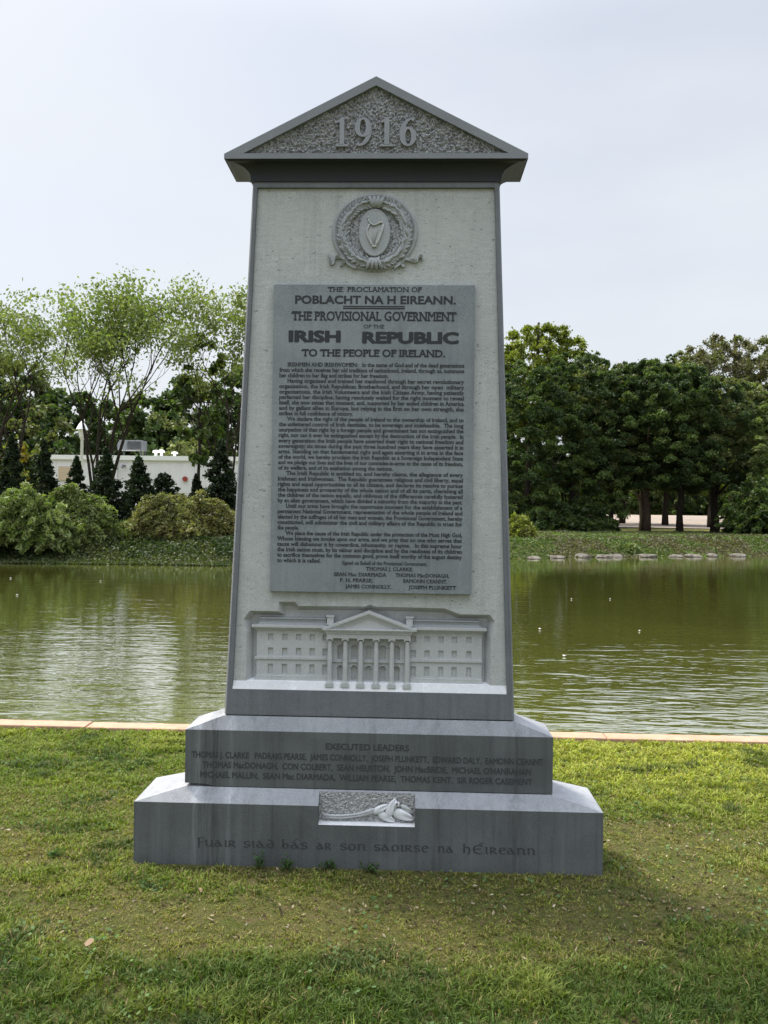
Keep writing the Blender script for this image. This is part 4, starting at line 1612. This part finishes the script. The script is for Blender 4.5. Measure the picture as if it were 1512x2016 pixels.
for px, t in ((307, 886), (318, 885), (344, 889)):
    mb = MB()
    p = at(px, t, BY + 2)
    zz = bz1 - gzb
    hh = p.z - gzb - zz
    mb.lathe([(.12, zz - .05), (.12, zz + hh * .6), (.28, zz + hh * .65), (.24, zz + hh * .9), (.06, zz + hh)], (p.x - cxb, 2, 0), 12)
    mb.build('roof_vent', M['metal_white'], wb)
# roof-top unit on its stand
p0, p1 = at(236, 895, BY + 4), at(285, 868, BY + 4)
ru = empty('rooftop_unit', ((p0.x + p1.x) / 2, BY + 4, bz1), 'grey boxy air handling unit standing on the flat roof of the white building', 'roof unit')
hw, hh = (p1.x - p0.x) / 2, p1.z - bz1
mb = MB()
mb.box(-hw, hw, -.6, .6, hh * .45, hh)
mb.build('cabinet', M['metal_grey'], ru, bevel=.03)
mb = MB()
for k in range(6):
    mb.box(-hw * .2, hw * .9, -.66, -.6, hh * (.5 + .075 * k), hh * (.535 + .075 * k))
mb.build('louvre', M['metal_dark'], ru)
for sx in (-1, 1):
    for sy in (-1, 1):
        mb = MB()
        mb.box(sx * hw * .85 - .06, sx * hw * .85 + .06, sy * .5 - .06, sy * .5 + .06, 0, hh * .45)
        mb.build('leg', M['metal_dark'], ru)
# lamp post
LYP = 54.0
f = foot(160, LYP)
lp = empty('lamp_post', f, 'white lamp post with a lantern head rising above the white building', 'lamp post')
zt = at(160, 823, LYP).z - f.z
mb = MB()
mb.lathe([(.22, 0), (.2, .5), (.13, .7), (.10, zt - 1.6), (.14, zt - 1.55)], (0, 0, 0), 12)
mb.build('pole', M['metal_white'], lp, smooth=True)
mb = MB()
mb.lathe([(.14, zt - 1.55), (.22, zt - 1.4), (.32, zt - .9), (.34, zt - .85)], (0, 0, 0), 8)
mb.build('lantern', M['metal_white'], lp)
mb = MB()
mb.lathe([(.46, zt - .85), (.30, zt - .55), (.12, zt - .3), (.05, zt - .2), (.04, zt)], (0, 0, 0), 8)
mb.build('lantern_cap', M['metal_white'], lp)

# ---- cone shaped evergreens in front of the building
AV = [(22, 37.0, 843, 66), (85, 37.5, 855, 70), (150, 37.2, 890, 56), (206, 37, 872, 72), (272, 37, 888, 72), (322, 38, 924, 50), (386, 38, 926, 40), (434, 37, 852, 76)]
AVL = ['tall slim dark conical evergreen at the far left edge beside the yellow leaved shrub', 'dark conical evergreen just left of the white building end', 'dark conical evergreen directly under the white lamp post',
       'broad dark conical evergreen below the forked stems of the tall open tree', 'broad dark conical evergreen in the middle of the white wall', 'short rounded evergreen leaning on the broad one before the white wall',
       'smallest conical evergreen, standing alone before the white wall', 'tallest dark conical evergreen at the right end of the white wall beside the memorial']
for i, (px, Y, top, wp_) in enumerate(AV):
    dense_tree(px, Y, top, wp_ * 1.42, AVL[i], (.013, .026, .010), .085, 'conical evergreens before the white building', 90 + i, 'conical_evergreen', .01, .09, base2=(.020, .034, .012), ncl=230, per=95, shape='spire' if i != 5 else 'dome', clump=.26)

# ---- shrubs on the left shore
def shrub(px, Y, top, wpx, label, base, base2, seed, size=.13, ncl=60, per=150, name='shore_shrub', group=None, clump=.3, ry=None):
    f = foot(px, Y)
    H = (at(px, top, Y).z - f.z) * .80
    wpx *= 1.08
    rx = wpx * mpp(Y) / 2
    o = empty(name, f, label, 'shrub', group)
    g_ = random.Random(seed)
    mb = MB()
    for k in range(9):
        a = 2 * math.pi * k / 9 + g_.uniform(-.3, .3)
        e = (math.cos(a) * rx * .7, math.sin(a) * (ry or rx) * .6, H * g_.uniform(.55, .85))
        mb.tube(wobble((math.cos(a) * .1, math.sin(a) * .1, -.1), e, 5, .06, g_), [.05, .045, .035, .03, .02, .01], 5)
    mb.build('stem', M['bark_brown'], o, smooth=True)
    frond_crown(o, H, rx, ry or rx * .7, base, base2, size, ncl, per, seed)
    return o


shrub(78, 22.2, 945, 272, 'big green weeping shrub overhanging the water at the left shore', (.095, .130, .030), GL, 120, .055, 1500, 80, 'weeping_shrub', ry=1.7)
shrub(355, 24.0, 958, 225, 'broad olive yellow shrub on the left shore beside the memorial', (.125, .130, .045), (.175, .168, .060), 121, .05, 1300, 75, ry=1.5)
shrub(-20, 23.5, 965, 160, 'dark green shrub cut by the left edge of the view', GM, GD, 122, .075, 500, 70, ry=1.4)
shrub(222, 24.6, 1035, 110, 'low dark green shrub filling the gap between the two big shore shrubs', GM, GD, 123, .08, 300, 60, ry=1.0)
shrub(1022, 30.5, 1008, 75, 'small yellow green bush just right of the memorial shaft', GY, (.17, .18, .05), 124, .09, 220, 45, 'yellow_green_bush')
shrub(1240, 29.6, 1070, 42, 'small rounded green shrub at the water edge on the right shore', GM, GL, 125, .06, 160, 40, 'round_shrub')
shrub(1492, 41.0, 925, 115, 'tall dark shrub at the right edge below the trees', GM, GD, 126, .11, 500, 70, 'dark_shrub', clump=.3)
shrub(1085, 43.5, 985, 210, 'dark undergrowth bush under the dense trees right of the memorial', GD, GM, 127, .11, 500, 70, 'dark_shrub')
shrub(1170, 46, 1010, 80, 'low dark bush beside the leftmost bare trunk on the right shore', GD, GM, 128, .10, 260, 60, 'dark_shrub')

# ---- right shore: dense row
RT = [
    (1040, 44.5, 712, 200, 'dense dark green tree just right of the memorial with its crown to the ground', GD, GM, .03, .22, 'bark'),
    (1125, 45.5, 690, 185, 'dense dark cedar like tree with pointed top beside the one at the memorial', GD, GM, .05, .2, 'bark'),
    (1203, 47.0, 722, 165, 'dark tree on the slim trunk leftmost of the bare trunks', GD, GO, .23, .14, 'bark'),
    (1272, 46.0, 720, 185, 'dark tree on the thick ivy clad trunk in the middle of the right row', GD, GM, .245, .25, 'bark_brown'),
    (1339, 46.0, 728, 175, 'dark tree on the straight bare trunk right of the ivy clad one', GD, GM, .24, .19, 'bark'),
    (1408, 46.5, 745, 190, 'dark tree on the rightmost trunk beside the tall dark shrub', GD, GO, .235, .24, 'bark'),
    (1515, 44.0, 790, 130, 'lighter green tree cut by the right edge of the view', GM, GL, .08, .2, 'bark')]
for i, (px, Y, top, wp_, lab, b1, b2, cl, tr, bk) in enumerate(RT):
    dense_tree(px, Y, top - (14 if i < 2 or i > 4 else 24), wp_ * 1.05, lab, b1, .07, 'dense trees along the right shore', 140 + i, 'shore_tree', cl, tr, bk, b2, 420, 270, clump=.125, shape='full', elong=2.6, flat=.55)
dense_tree(1262, 48.5, 800, 90, 'slender pale barked tree close behind the thick ivy clad trunk', GM, .2, None, 150, 'pale_barked_tree', .24, .13, 'bark_pale', GD, 30, 100)
BTs = [
    (1000, 60, 720, 150, 'dark green tree half hidden by the memorial right edge behind the dense row', GD, GM, 159),
    (1055, 56, 632, 210, 'tall yellow green tree rising behind the memorial right edge', (.16, .19, .03), GY, 160),
    (1160, 60, 682, 110, 'narrow dark feathery tree behind the pointed cedar like tree', GD, GM, 161),
    (1225, 62, 712, 130, 'olive green tree with a lighter crown behind the slim trunk tree', GO, GL, 162),
    (1310, 60, 708, 170, 'light green rounded tree behind the middle of the right row', GL, GY, 163),
    (1335, 92, 676, 110, 'small distant dark green tree between the light tree and the big brownish one', GD, GM, 164),
    (1270, 95, 696, 130, 'distant brownish tree top above the light green tree', GB, GD, 165),
    (1440, 72, 655, 300, 'big brownish grey green tree with a domed crown at the upper right', GB, GO, 166),
    (1400, 56, 755, 60, 'bright yellow green slim tree before the big brownish one', (.19, .23, .03), GY, 167),
    (1470, 58, 740, 130, 'pale olive tree in front of the big brownish one at the right', GO, GL, 168),
    (1590, 66, 690, 220, 'large green tree beyond the right edge of the view', GM, GB, 169)]
for i, (px, Y, top, wp_, lab, b1, b2, sd_) in enumerate(BTs):
    dense_tree(px, Y, top, wp_, lab, b1, .15, 'taller trees behind the right shore row', sd_, 'background_tree', .45 if px in (1440, 1055) else .22 if 1200 < px < 1480 and Y < 70 else .0, .22, 'bark', b2, 300, 210, clump=.15, shape='full', ry=wp_ * mpp(Y) * .34)
for i, (px, wp_, lab) in enumerate(((1170, 130, 'dark hedge bush beyond the road, left of the middle trunks'), (1240, 110, 'dark hedge bush beyond the road seen between the two middle trunks'), (1305, 110, 'dark hedge bush beyond the road right of the ivy clad trunk'), (1372, 120, 'dark hedge bush beyond the road before the rightmost trunk'), (1450, 130, 'dark hedge bush beyond the road behind the tall dark shrub'))):
    shrub(px, 104 + i, 925, wp_, lab, GM, GD, 180 + i, .32, 400, 50, 'hedge_bush', 'hedge bushes beyond the road')

# ---- far wood closing the horizon all round (one mass, nobody could count it)
g_ = np.random.default_rng(900)
N = 90000
x = g_.uniform(-190, 230, N)
y = 118 + 14 * g_.random(N) + .0012 * (x - 10) ** 2
top_ = 7.5 + 4.5 * fbm(x * .16, y * .05, 77)
z = ground_z(x, y) + top_ * g_.random(N) ** .6
far = np_mesh('far_wood', leaf_quads(np.stack([x, y, z], 1), .75, .3, 1.5, 901), 4, M['leaf'], None, tints(N, (.045, .068, .022), .35, 902) * (.7 + .6 * vnoise(x * .22, y * .1, 78))[:, None])
tag(far, 'far off dark wood closing the horizon beyond the park', 'wood', None, 'stuff')

# ---- road beyond the right row
n = NT('pale_road_surface')
c = n.mix(n.ramp(n.noise(.5, 4, .6), .35, .7), (.22, .18, .15), (.28, .235, .20))
M['road'] = n.end(c, .9)
mb = MB()
ysr = np.linspace(54, 88, 18)
xl, xr_ = 14.0, 46.0
for y in ysr:
    for x in (xl, 20, 26, 33, xr_):
        mb.v.append((x, y, float(ground_z(x, y)) + .06))
mb.f = [(j * 5 + i, j * 5 + i + 1, (j + 1) * 5 + i + 1, (j + 1) * 5 + i) for j in range(len(ysr) - 1) for i in range(4)]
tag(mb.build('road', M['road'], fix=False), kind='structure')

# ---- shore stones
n = NT('pale_shore_stone')
c = n.mix(n.ramp(n.noise(6, 5, .65), .35, .7), (.05, .045, .034), (.15, .135, .115))
M['rock'] = n.end(c, .9, n.bump(n.noise(14, 5), .6, .03))
RL = [(1050, 30, 'small tan'), (1095, 44, 'long flat tan'), (1150, 26, 'low brown'), (1188, 34, 'pale grey'), (1213, 26, 'small white grey'), (1272, 40, 'long white grey'), (1330, 30, 'low grey'), (1362, 34, 'pale grey'), (1402, 20, 'rounded grey'), (1452, 30, 'flat tan')]
where = ['beside the yellow green bush', 'left of the round shrub on the bank', 'on the bank below the slim trunk', 'next to the round shrub on its left', 'touching the round shrub on its left', 'touching the round shrub on its right', 'below the straight bare trunk', 'left of the rightmost trunk', 'below the rightmost trunk', 'below the tall dark shrub']
for i, (px, wp_, adj) in enumerate(RL):
    Y = float(shore(at(px, 1090, 29).x))
    Y = float(shore(at(px, 1090, Y).x)) - .1
    p = at(px, 1090, Y)
    o_ = MB()
    g_ = random.Random(200 + i)
    rx = wp_ * mpp(Y) / 2
    o_.ellipsoid((0, 0, .02), (rx, 0, 0), (0, .45, 0), (0, 0, g_.uniform(.07, .13)), 20, 10)
    o_.v = [tuple(Vector(v) * (1 + .6 * mnoise.noise(Vector(v) * 3.4 + Vector((i * 3.1, 0, 0))))) for v in o_.v]
    r_ = o_.build('shore_stone', M['rock'], None)
    r_.location = (p.x, Y, WATER_Z)
    tag(r_, adj + ' stone on the far shore ' + where[i], 'stone', 'stones along the right shore')

# ---- low growth along the shores (nobody could count it)
def ground_cover(name, label, x0, x1, d0, d1, N, size, hmax, bases, seed, cat):
    g_ = np.random.default_rng(seed)
    x = g_.uniform(x0, x1, N)
    d = g_.uniform(d0, d1, N)
    y = shore(x) + d
    hgt = g_.random(N) ** 1.5 * hmax * (.3 + 1.2 * fbm(x * .8, y * .8, seed)) * sstep(-.6, .9, d)
    z = np.maximum(ground_z(x, y), WATER_Z) + .02 + hgt
    P = np.stack([x, y, z], 1)
    k = (fbm(x * .5, y * .5, seed + 4) * 1.4 * len(bases)).astype(int) % len(bases)
    ti = np.array(bases)[k] * g_.uniform(.7, 1.3, (N, 1))
    o = np_mesh(name, leaf_quads(P, size, .8, 2.2, seed), 4, M['leaf'], None, ti)
    return tag(o, label, cat, None, 'stuff')


ground_cover('shore_undergrowth', 'low dark green undergrowth along the left far shore', -16, 1.5, -.3, 4.2, 90000, .05, .30, [(.045, .068, .02), (.030, .048, .014), (.06, .075, .026), (.04, .06, .018)], 301, 'undergrowth')
ground_cover('shore_grass', 'green grass and weeds on the right far bank', 1.5, 30, -.15, 14, 150000, .055, .13, [(.075, .115, .028), (.10, .14, .04), (.085, .08, .045), (.07, .10, .028)], 302, 'grass')

# ------------------------------------------------------------------ lawn blades
def lawn():
    g_ = np.random.default_rng(5)
    # tufts first, then the blades of each tuft
    T = 88000
    ty = -1.75 + (KERB_Y + 1.74) * g_.random(T)
    tx = g_.uniform(-3.9, 3.9, T)
    wob = fbm(tx * 1.6, ty * 1.6, 21) - .5
    band = sstep(-.98, -.72, ty + wob * .5) * (1 - sstep(.25, .8, ty + wob * .9))
    patch = fbm(tx * 2.2, ty * 3.0, 31)
    fine = fbm(tx * 8, ty * 11, 41)
    mid = fbm(tx * 3.4, ty * 5.2, 51)
    thin = np.clip(band * sstep(.30, .62, patch + .45 * (fine - .5)), 0, 1)
    ok = (g_.random(T) < (1 - .2 * thin) * (.5 + .8 * fine) * np.where(ty < -.6, 1, .85))
    ok &= ~((np.abs(tx) < BW + .012) & (np.abs(ty) < BD + .012))
    tx, ty, band, patch, fine, mid, thin = [a[ok] for a in (tx, ty, band, patch, fine, mid, thin)]
    T = len(tx)
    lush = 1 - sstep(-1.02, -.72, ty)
    th = (.013 + .008 * lush + .026 * fine ** 1.4) * (1 - .62 * thin) * g_.uniform(.7, 1.35, T) * (.8 + .5 * mid)
    green = np.array([.130, .170, .036])
    shaded_green = np.array([.062, .098, .022])  # foreground: lusher growth, with the strip's shade put into the green
    yel = np.array([.300, .315, .065])
    moss = np.array([.200, .205, .055])
    straw = np.array([.26, .20, .10])
    yy_ = sstep(.2, 1.3, ty) * sstep(-1.6, 1.2, tx + 1.2 * (patch - .5)) * .85 + .35 * sstep(1.1, 2.0, ty)  # back and right: sunlight on the lawn put into yellower blade colour
    c = green + (shaded_green - green) * lush[:, None]
    c = c + (yel - c) * np.clip(yy_ + 1.1 * (mid - .52), 0, 1)[:, None]
    c = c + (moss - c) * np.clip(band * .9 * sstep(.28, .58, patch + .3 * (mid - .5)), 0, 1)[:, None]
    dk = sstep(.60, .75, fbm(tx * 4.1, ty * 6.3, 71))                 # darker coarse weed grass in patches
    c = c + (np.array([.045, .075, .028]) - c) * (dk * .75)[:, None]
    c = c * g_.uniform(.68, 1.38, (T, 1))
    nb = 8
    idx = np.repeat(np.arange(T), nb)
    N = len(idx)
    a0 = g_.uniform(0, 2 * np.pi, N)
    r0 = np.abs(g_.normal(size=N)) * .011
    x, y = tx[idx] + r0 * np.cos(a0), ty[idx] + r0 * np.sin(a0)
    h = th[idx] * g_.uniform(.5, 1.3, N)
    wd = (.0030 + .0016 * g_.random(N)) * (1 + .25 * np.clip(y + 1, 0, 3))
    la = a0 + g_.normal(size=N) * .6
    lean = g_.uniform(.2, 1.1, N) * h
    sa = la + np.pi / 2 + g_.normal(size=N) * .5
    side = np.stack([np.cos(sa), np.sin(sa), np.zeros(N)], 1) * wd[:, None] / 2
    b = np.stack([x, y, np.full(N, -.004)], 1)
    ld = np.stack([np.cos(la), np.sin(la), np.zeros(N)], 1) * lean[:, None]
    up = np.array([0, 0, 1])[None] * h[:, None]
    m_ = b + ld * .38 + up * .68
    t = b + ld + up * .9
    V1 = np.stack([b - side * .8, b + side * .8, m_ + side, m_ - side], 1)
    V2 = np.stack([m_ - side, m_ + side, t + side * .15, t - side * .15], 1)
    inside = (np.abs(t[:, 0]) < BW + .003) & (np.abs(t[:, 1]) < BD + .003)
    cc = c[idx] * g_.uniform(.8, 1.25, (N, 1)) * (1 + g_.uniform(-.08, .08, (N, 3)))
    dry = (g_.random(N) < (.03 + .20 * thin[idx] + .06 * band[idx]))[:, None]
    cc = np.where(dry, straw[None] * g_.uniform(.6, 1.2, (N, 1)), cc)[~inside]
    V = np.stack([V1, V2], 1)[~inside].reshape(-1, 3)
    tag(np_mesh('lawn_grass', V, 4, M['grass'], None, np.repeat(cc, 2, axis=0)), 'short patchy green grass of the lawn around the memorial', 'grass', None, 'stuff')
    # clover and broad leaved weeds
    N = 15000
    y = g_.uniform(-1.7, KERB_Y - .1, N)
    x = g_.uniform(-3.4, 3.4, N)
    k = fbm(x * 3.1, y * 3.6, 61)
    keep = (k > .56) & ~((np.abs(x) < BW + .02) & (np.abs(y) < BD + .02)) & (g_.random(N) < np.where(y < -.6, 1, .6))
    x, y = x[keep], y[keep]
    N = len(x)
    P = np.stack([x, y, .012 + .022 * g_.random(N)], 1)
    ti = tints(N, (.10, .16, .06), .35, 9)
    tag(np_mesh('clover', leaf_quads(P, .013, 2.0, 1.25, 8), 4, M['grass'], None, ti), 'small round leaved clover mixed into the lawn', 'clover', None, 'stuff')
    # crumbs of soil and grit in the bare band
    N = 5000
    y = g_.uniform(-.95, .6, N)
    x = g_.uniform(-3, 3, N)
    k = fbm(x * 2.2, y * 3.0, 31)
    keep = (k > .46) & ~((np.abs(x) < BW + .02) & (np.abs(y) < BD + .02))
    x, y = x[keep], y[keep]
    N = len(x)
    P = np.stack([x, y, .006 + .006 * g_.random(N)], 1)
    ti = np.array([(.30, .25, .17), (.10, .075, .045), (.055, .042, .028), (.45, .40, .30)])[g_.choice(4, N, p=[.34, .38, .25, .03])] * g_.uniform(.7, 1.2, (N, 1))
    tag(np_mesh('soil_grit', leaf_quads(P, .0085, 1.5, 2.2, 12), 4, M['grass'], None, ti), 'dry leaf bits and grit on the bare soil band', 'grit', None, 'stuff')


lawn()

# pale flecks drifting on the pond
M['fleck'] = NT('pale_floating_petal').end((.5, .5, .45), .6)
for i, (px, py) in enumerate(((21, 1138), (198, 1144), (34, 1171), (1125, 1179), (1201, 1179), (1063, 1238), (1111, 1291), (1259, 1242))):
    d = ROT @ Vector(((px - CXP) / FPX, -(py - CYP) / FPX, -1.0))
    p = CAM + d * ((WATER_Z + .012 - CAM.z) / d.z)
    mb = MB()
    g_ = random.Random(i)
    mb.ellipsoid((0, 0, 0), (.024, .006, 0), (0, .015, 0), (0, 0, .008), 9, 5)
    mb.v = [(x, y, z + .008 * abs(x) / .024) for x, y, z in mb.v]
    o = mb.build('floating_petal', M['fleck'], None, smooth=True)
    o.location, o.rotation_euler = p, (0, 0, g_.uniform(0, 3))
    tag(o, 'tiny pale fleck floating on the green pond', 'fleck', 'pale flecks floating on the pond')

# weeds at the foot of the base block
WL = ['small upright weed against the base under the start of the carved line', 'bushy low weed against the base below the second carved word', 'broad weed clump at the base left of its middle', 'low weed at the base just under the lily relief', 'leafy dark green weed tuft in the bare soil front left of the base', 'dark weed tuft in the bare soil left of the base']
for i, (px, py, hh, dy) in enumerate(((513, 1722, .075, 0), (565, 1724, .06, 0), (648, 1724, .045, 0), (727, 1724, .04, 0), (300, 1758, .03, 1), (100, 1694, .03, 1))):
    Yp = -BD - .025 if not dy else -3.65 + 1.6 * FPX / (py - 1000 + .0129 * (756 - px))
    p = at(px, py, Yp)
    o = empty('weed', (p.x, Yp, 0), WL[i], 'weed', 'weeds in the lawn')
    g_ = np.random.default_rng(400 + i)
    mb = MB()
    tips = []
    for k in range(6):
        a = g_.uniform(0, 6.28)
        r = g_.uniform(.01, .045) * (2.2 if dy else 1)
        e = Vector((math.cos(a) * r, math.sin(a) * r * .5 - .01, hh * g_.uniform(.6, 1)))
        mb.tube([(0, 0, -.01), tuple(e * .5 + Vector((0, 0, hh * .12))), tuple(e)], [.0016, .0013, .0008], 5)
        tips.append(e)
    mb.build('stem', M['bark_brown'], o)
    P = np.concatenate([np.array(t)[None] * g_.uniform(.35, 1.05, (8, 1)) + g_.normal(size=(8, 3)) * .008 for t in tips])
    P[:, 2] = np.abs(P[:, 2])
    np_mesh('leaf_cluster', leaf_quads(P, .010, .8, 2.4, 410 + i), 4, M['grass'], o, tints(len(P), (.06, .11, .04), .3, 420 + i))

# fallen leaves
M['dry'] = NT('dry_leaf').end((.30, .21, .13), .8)
for i, (px, py, lab) in enumerate(((176, 1886, 'curled tan fallen leaf lying in the lush grass at the lower left'), (392, 1766, 'pale tan fallen leaf on the bare soil in front of the base'))):
    Yp = -3.65 + 1.6 * FPX / (py - 1000 + .0129 * (756 - px))
    p = at(px, py, Yp)
    mb = MB()
    L = .019 if i == 0 else .015
    b0 = 0
    for a in range(7):
        t = a / 6 * 2 - 1
        wv = (1 - t * t) ** .7 * .55 + .02
        for s_ in (-1, 0, 1):
            mb.v.append((t * L, s_ * wv * L, .012 * abs(s_) * (1 - t * t) + .006 * t * t))
    for a in range(6):
        for s_ in range(2):
            k = a * 3 + s_
            mb.f.append((k, k + 1, k + 4, k + 3))
    o = mb.build('fallen_leaf', M['dry'], None, smooth=True, fix=False)
    o.location = (p.x, Yp, .028 if i == 0 else .008)
    o.rotation_euler = (R(25), R(-20), R(50 + i * 70))
    s_ = o.modifiers.new('thick', 'SOLIDIFY')
    s_.thickness = .0008
    tag(o, lab, 'leaf')
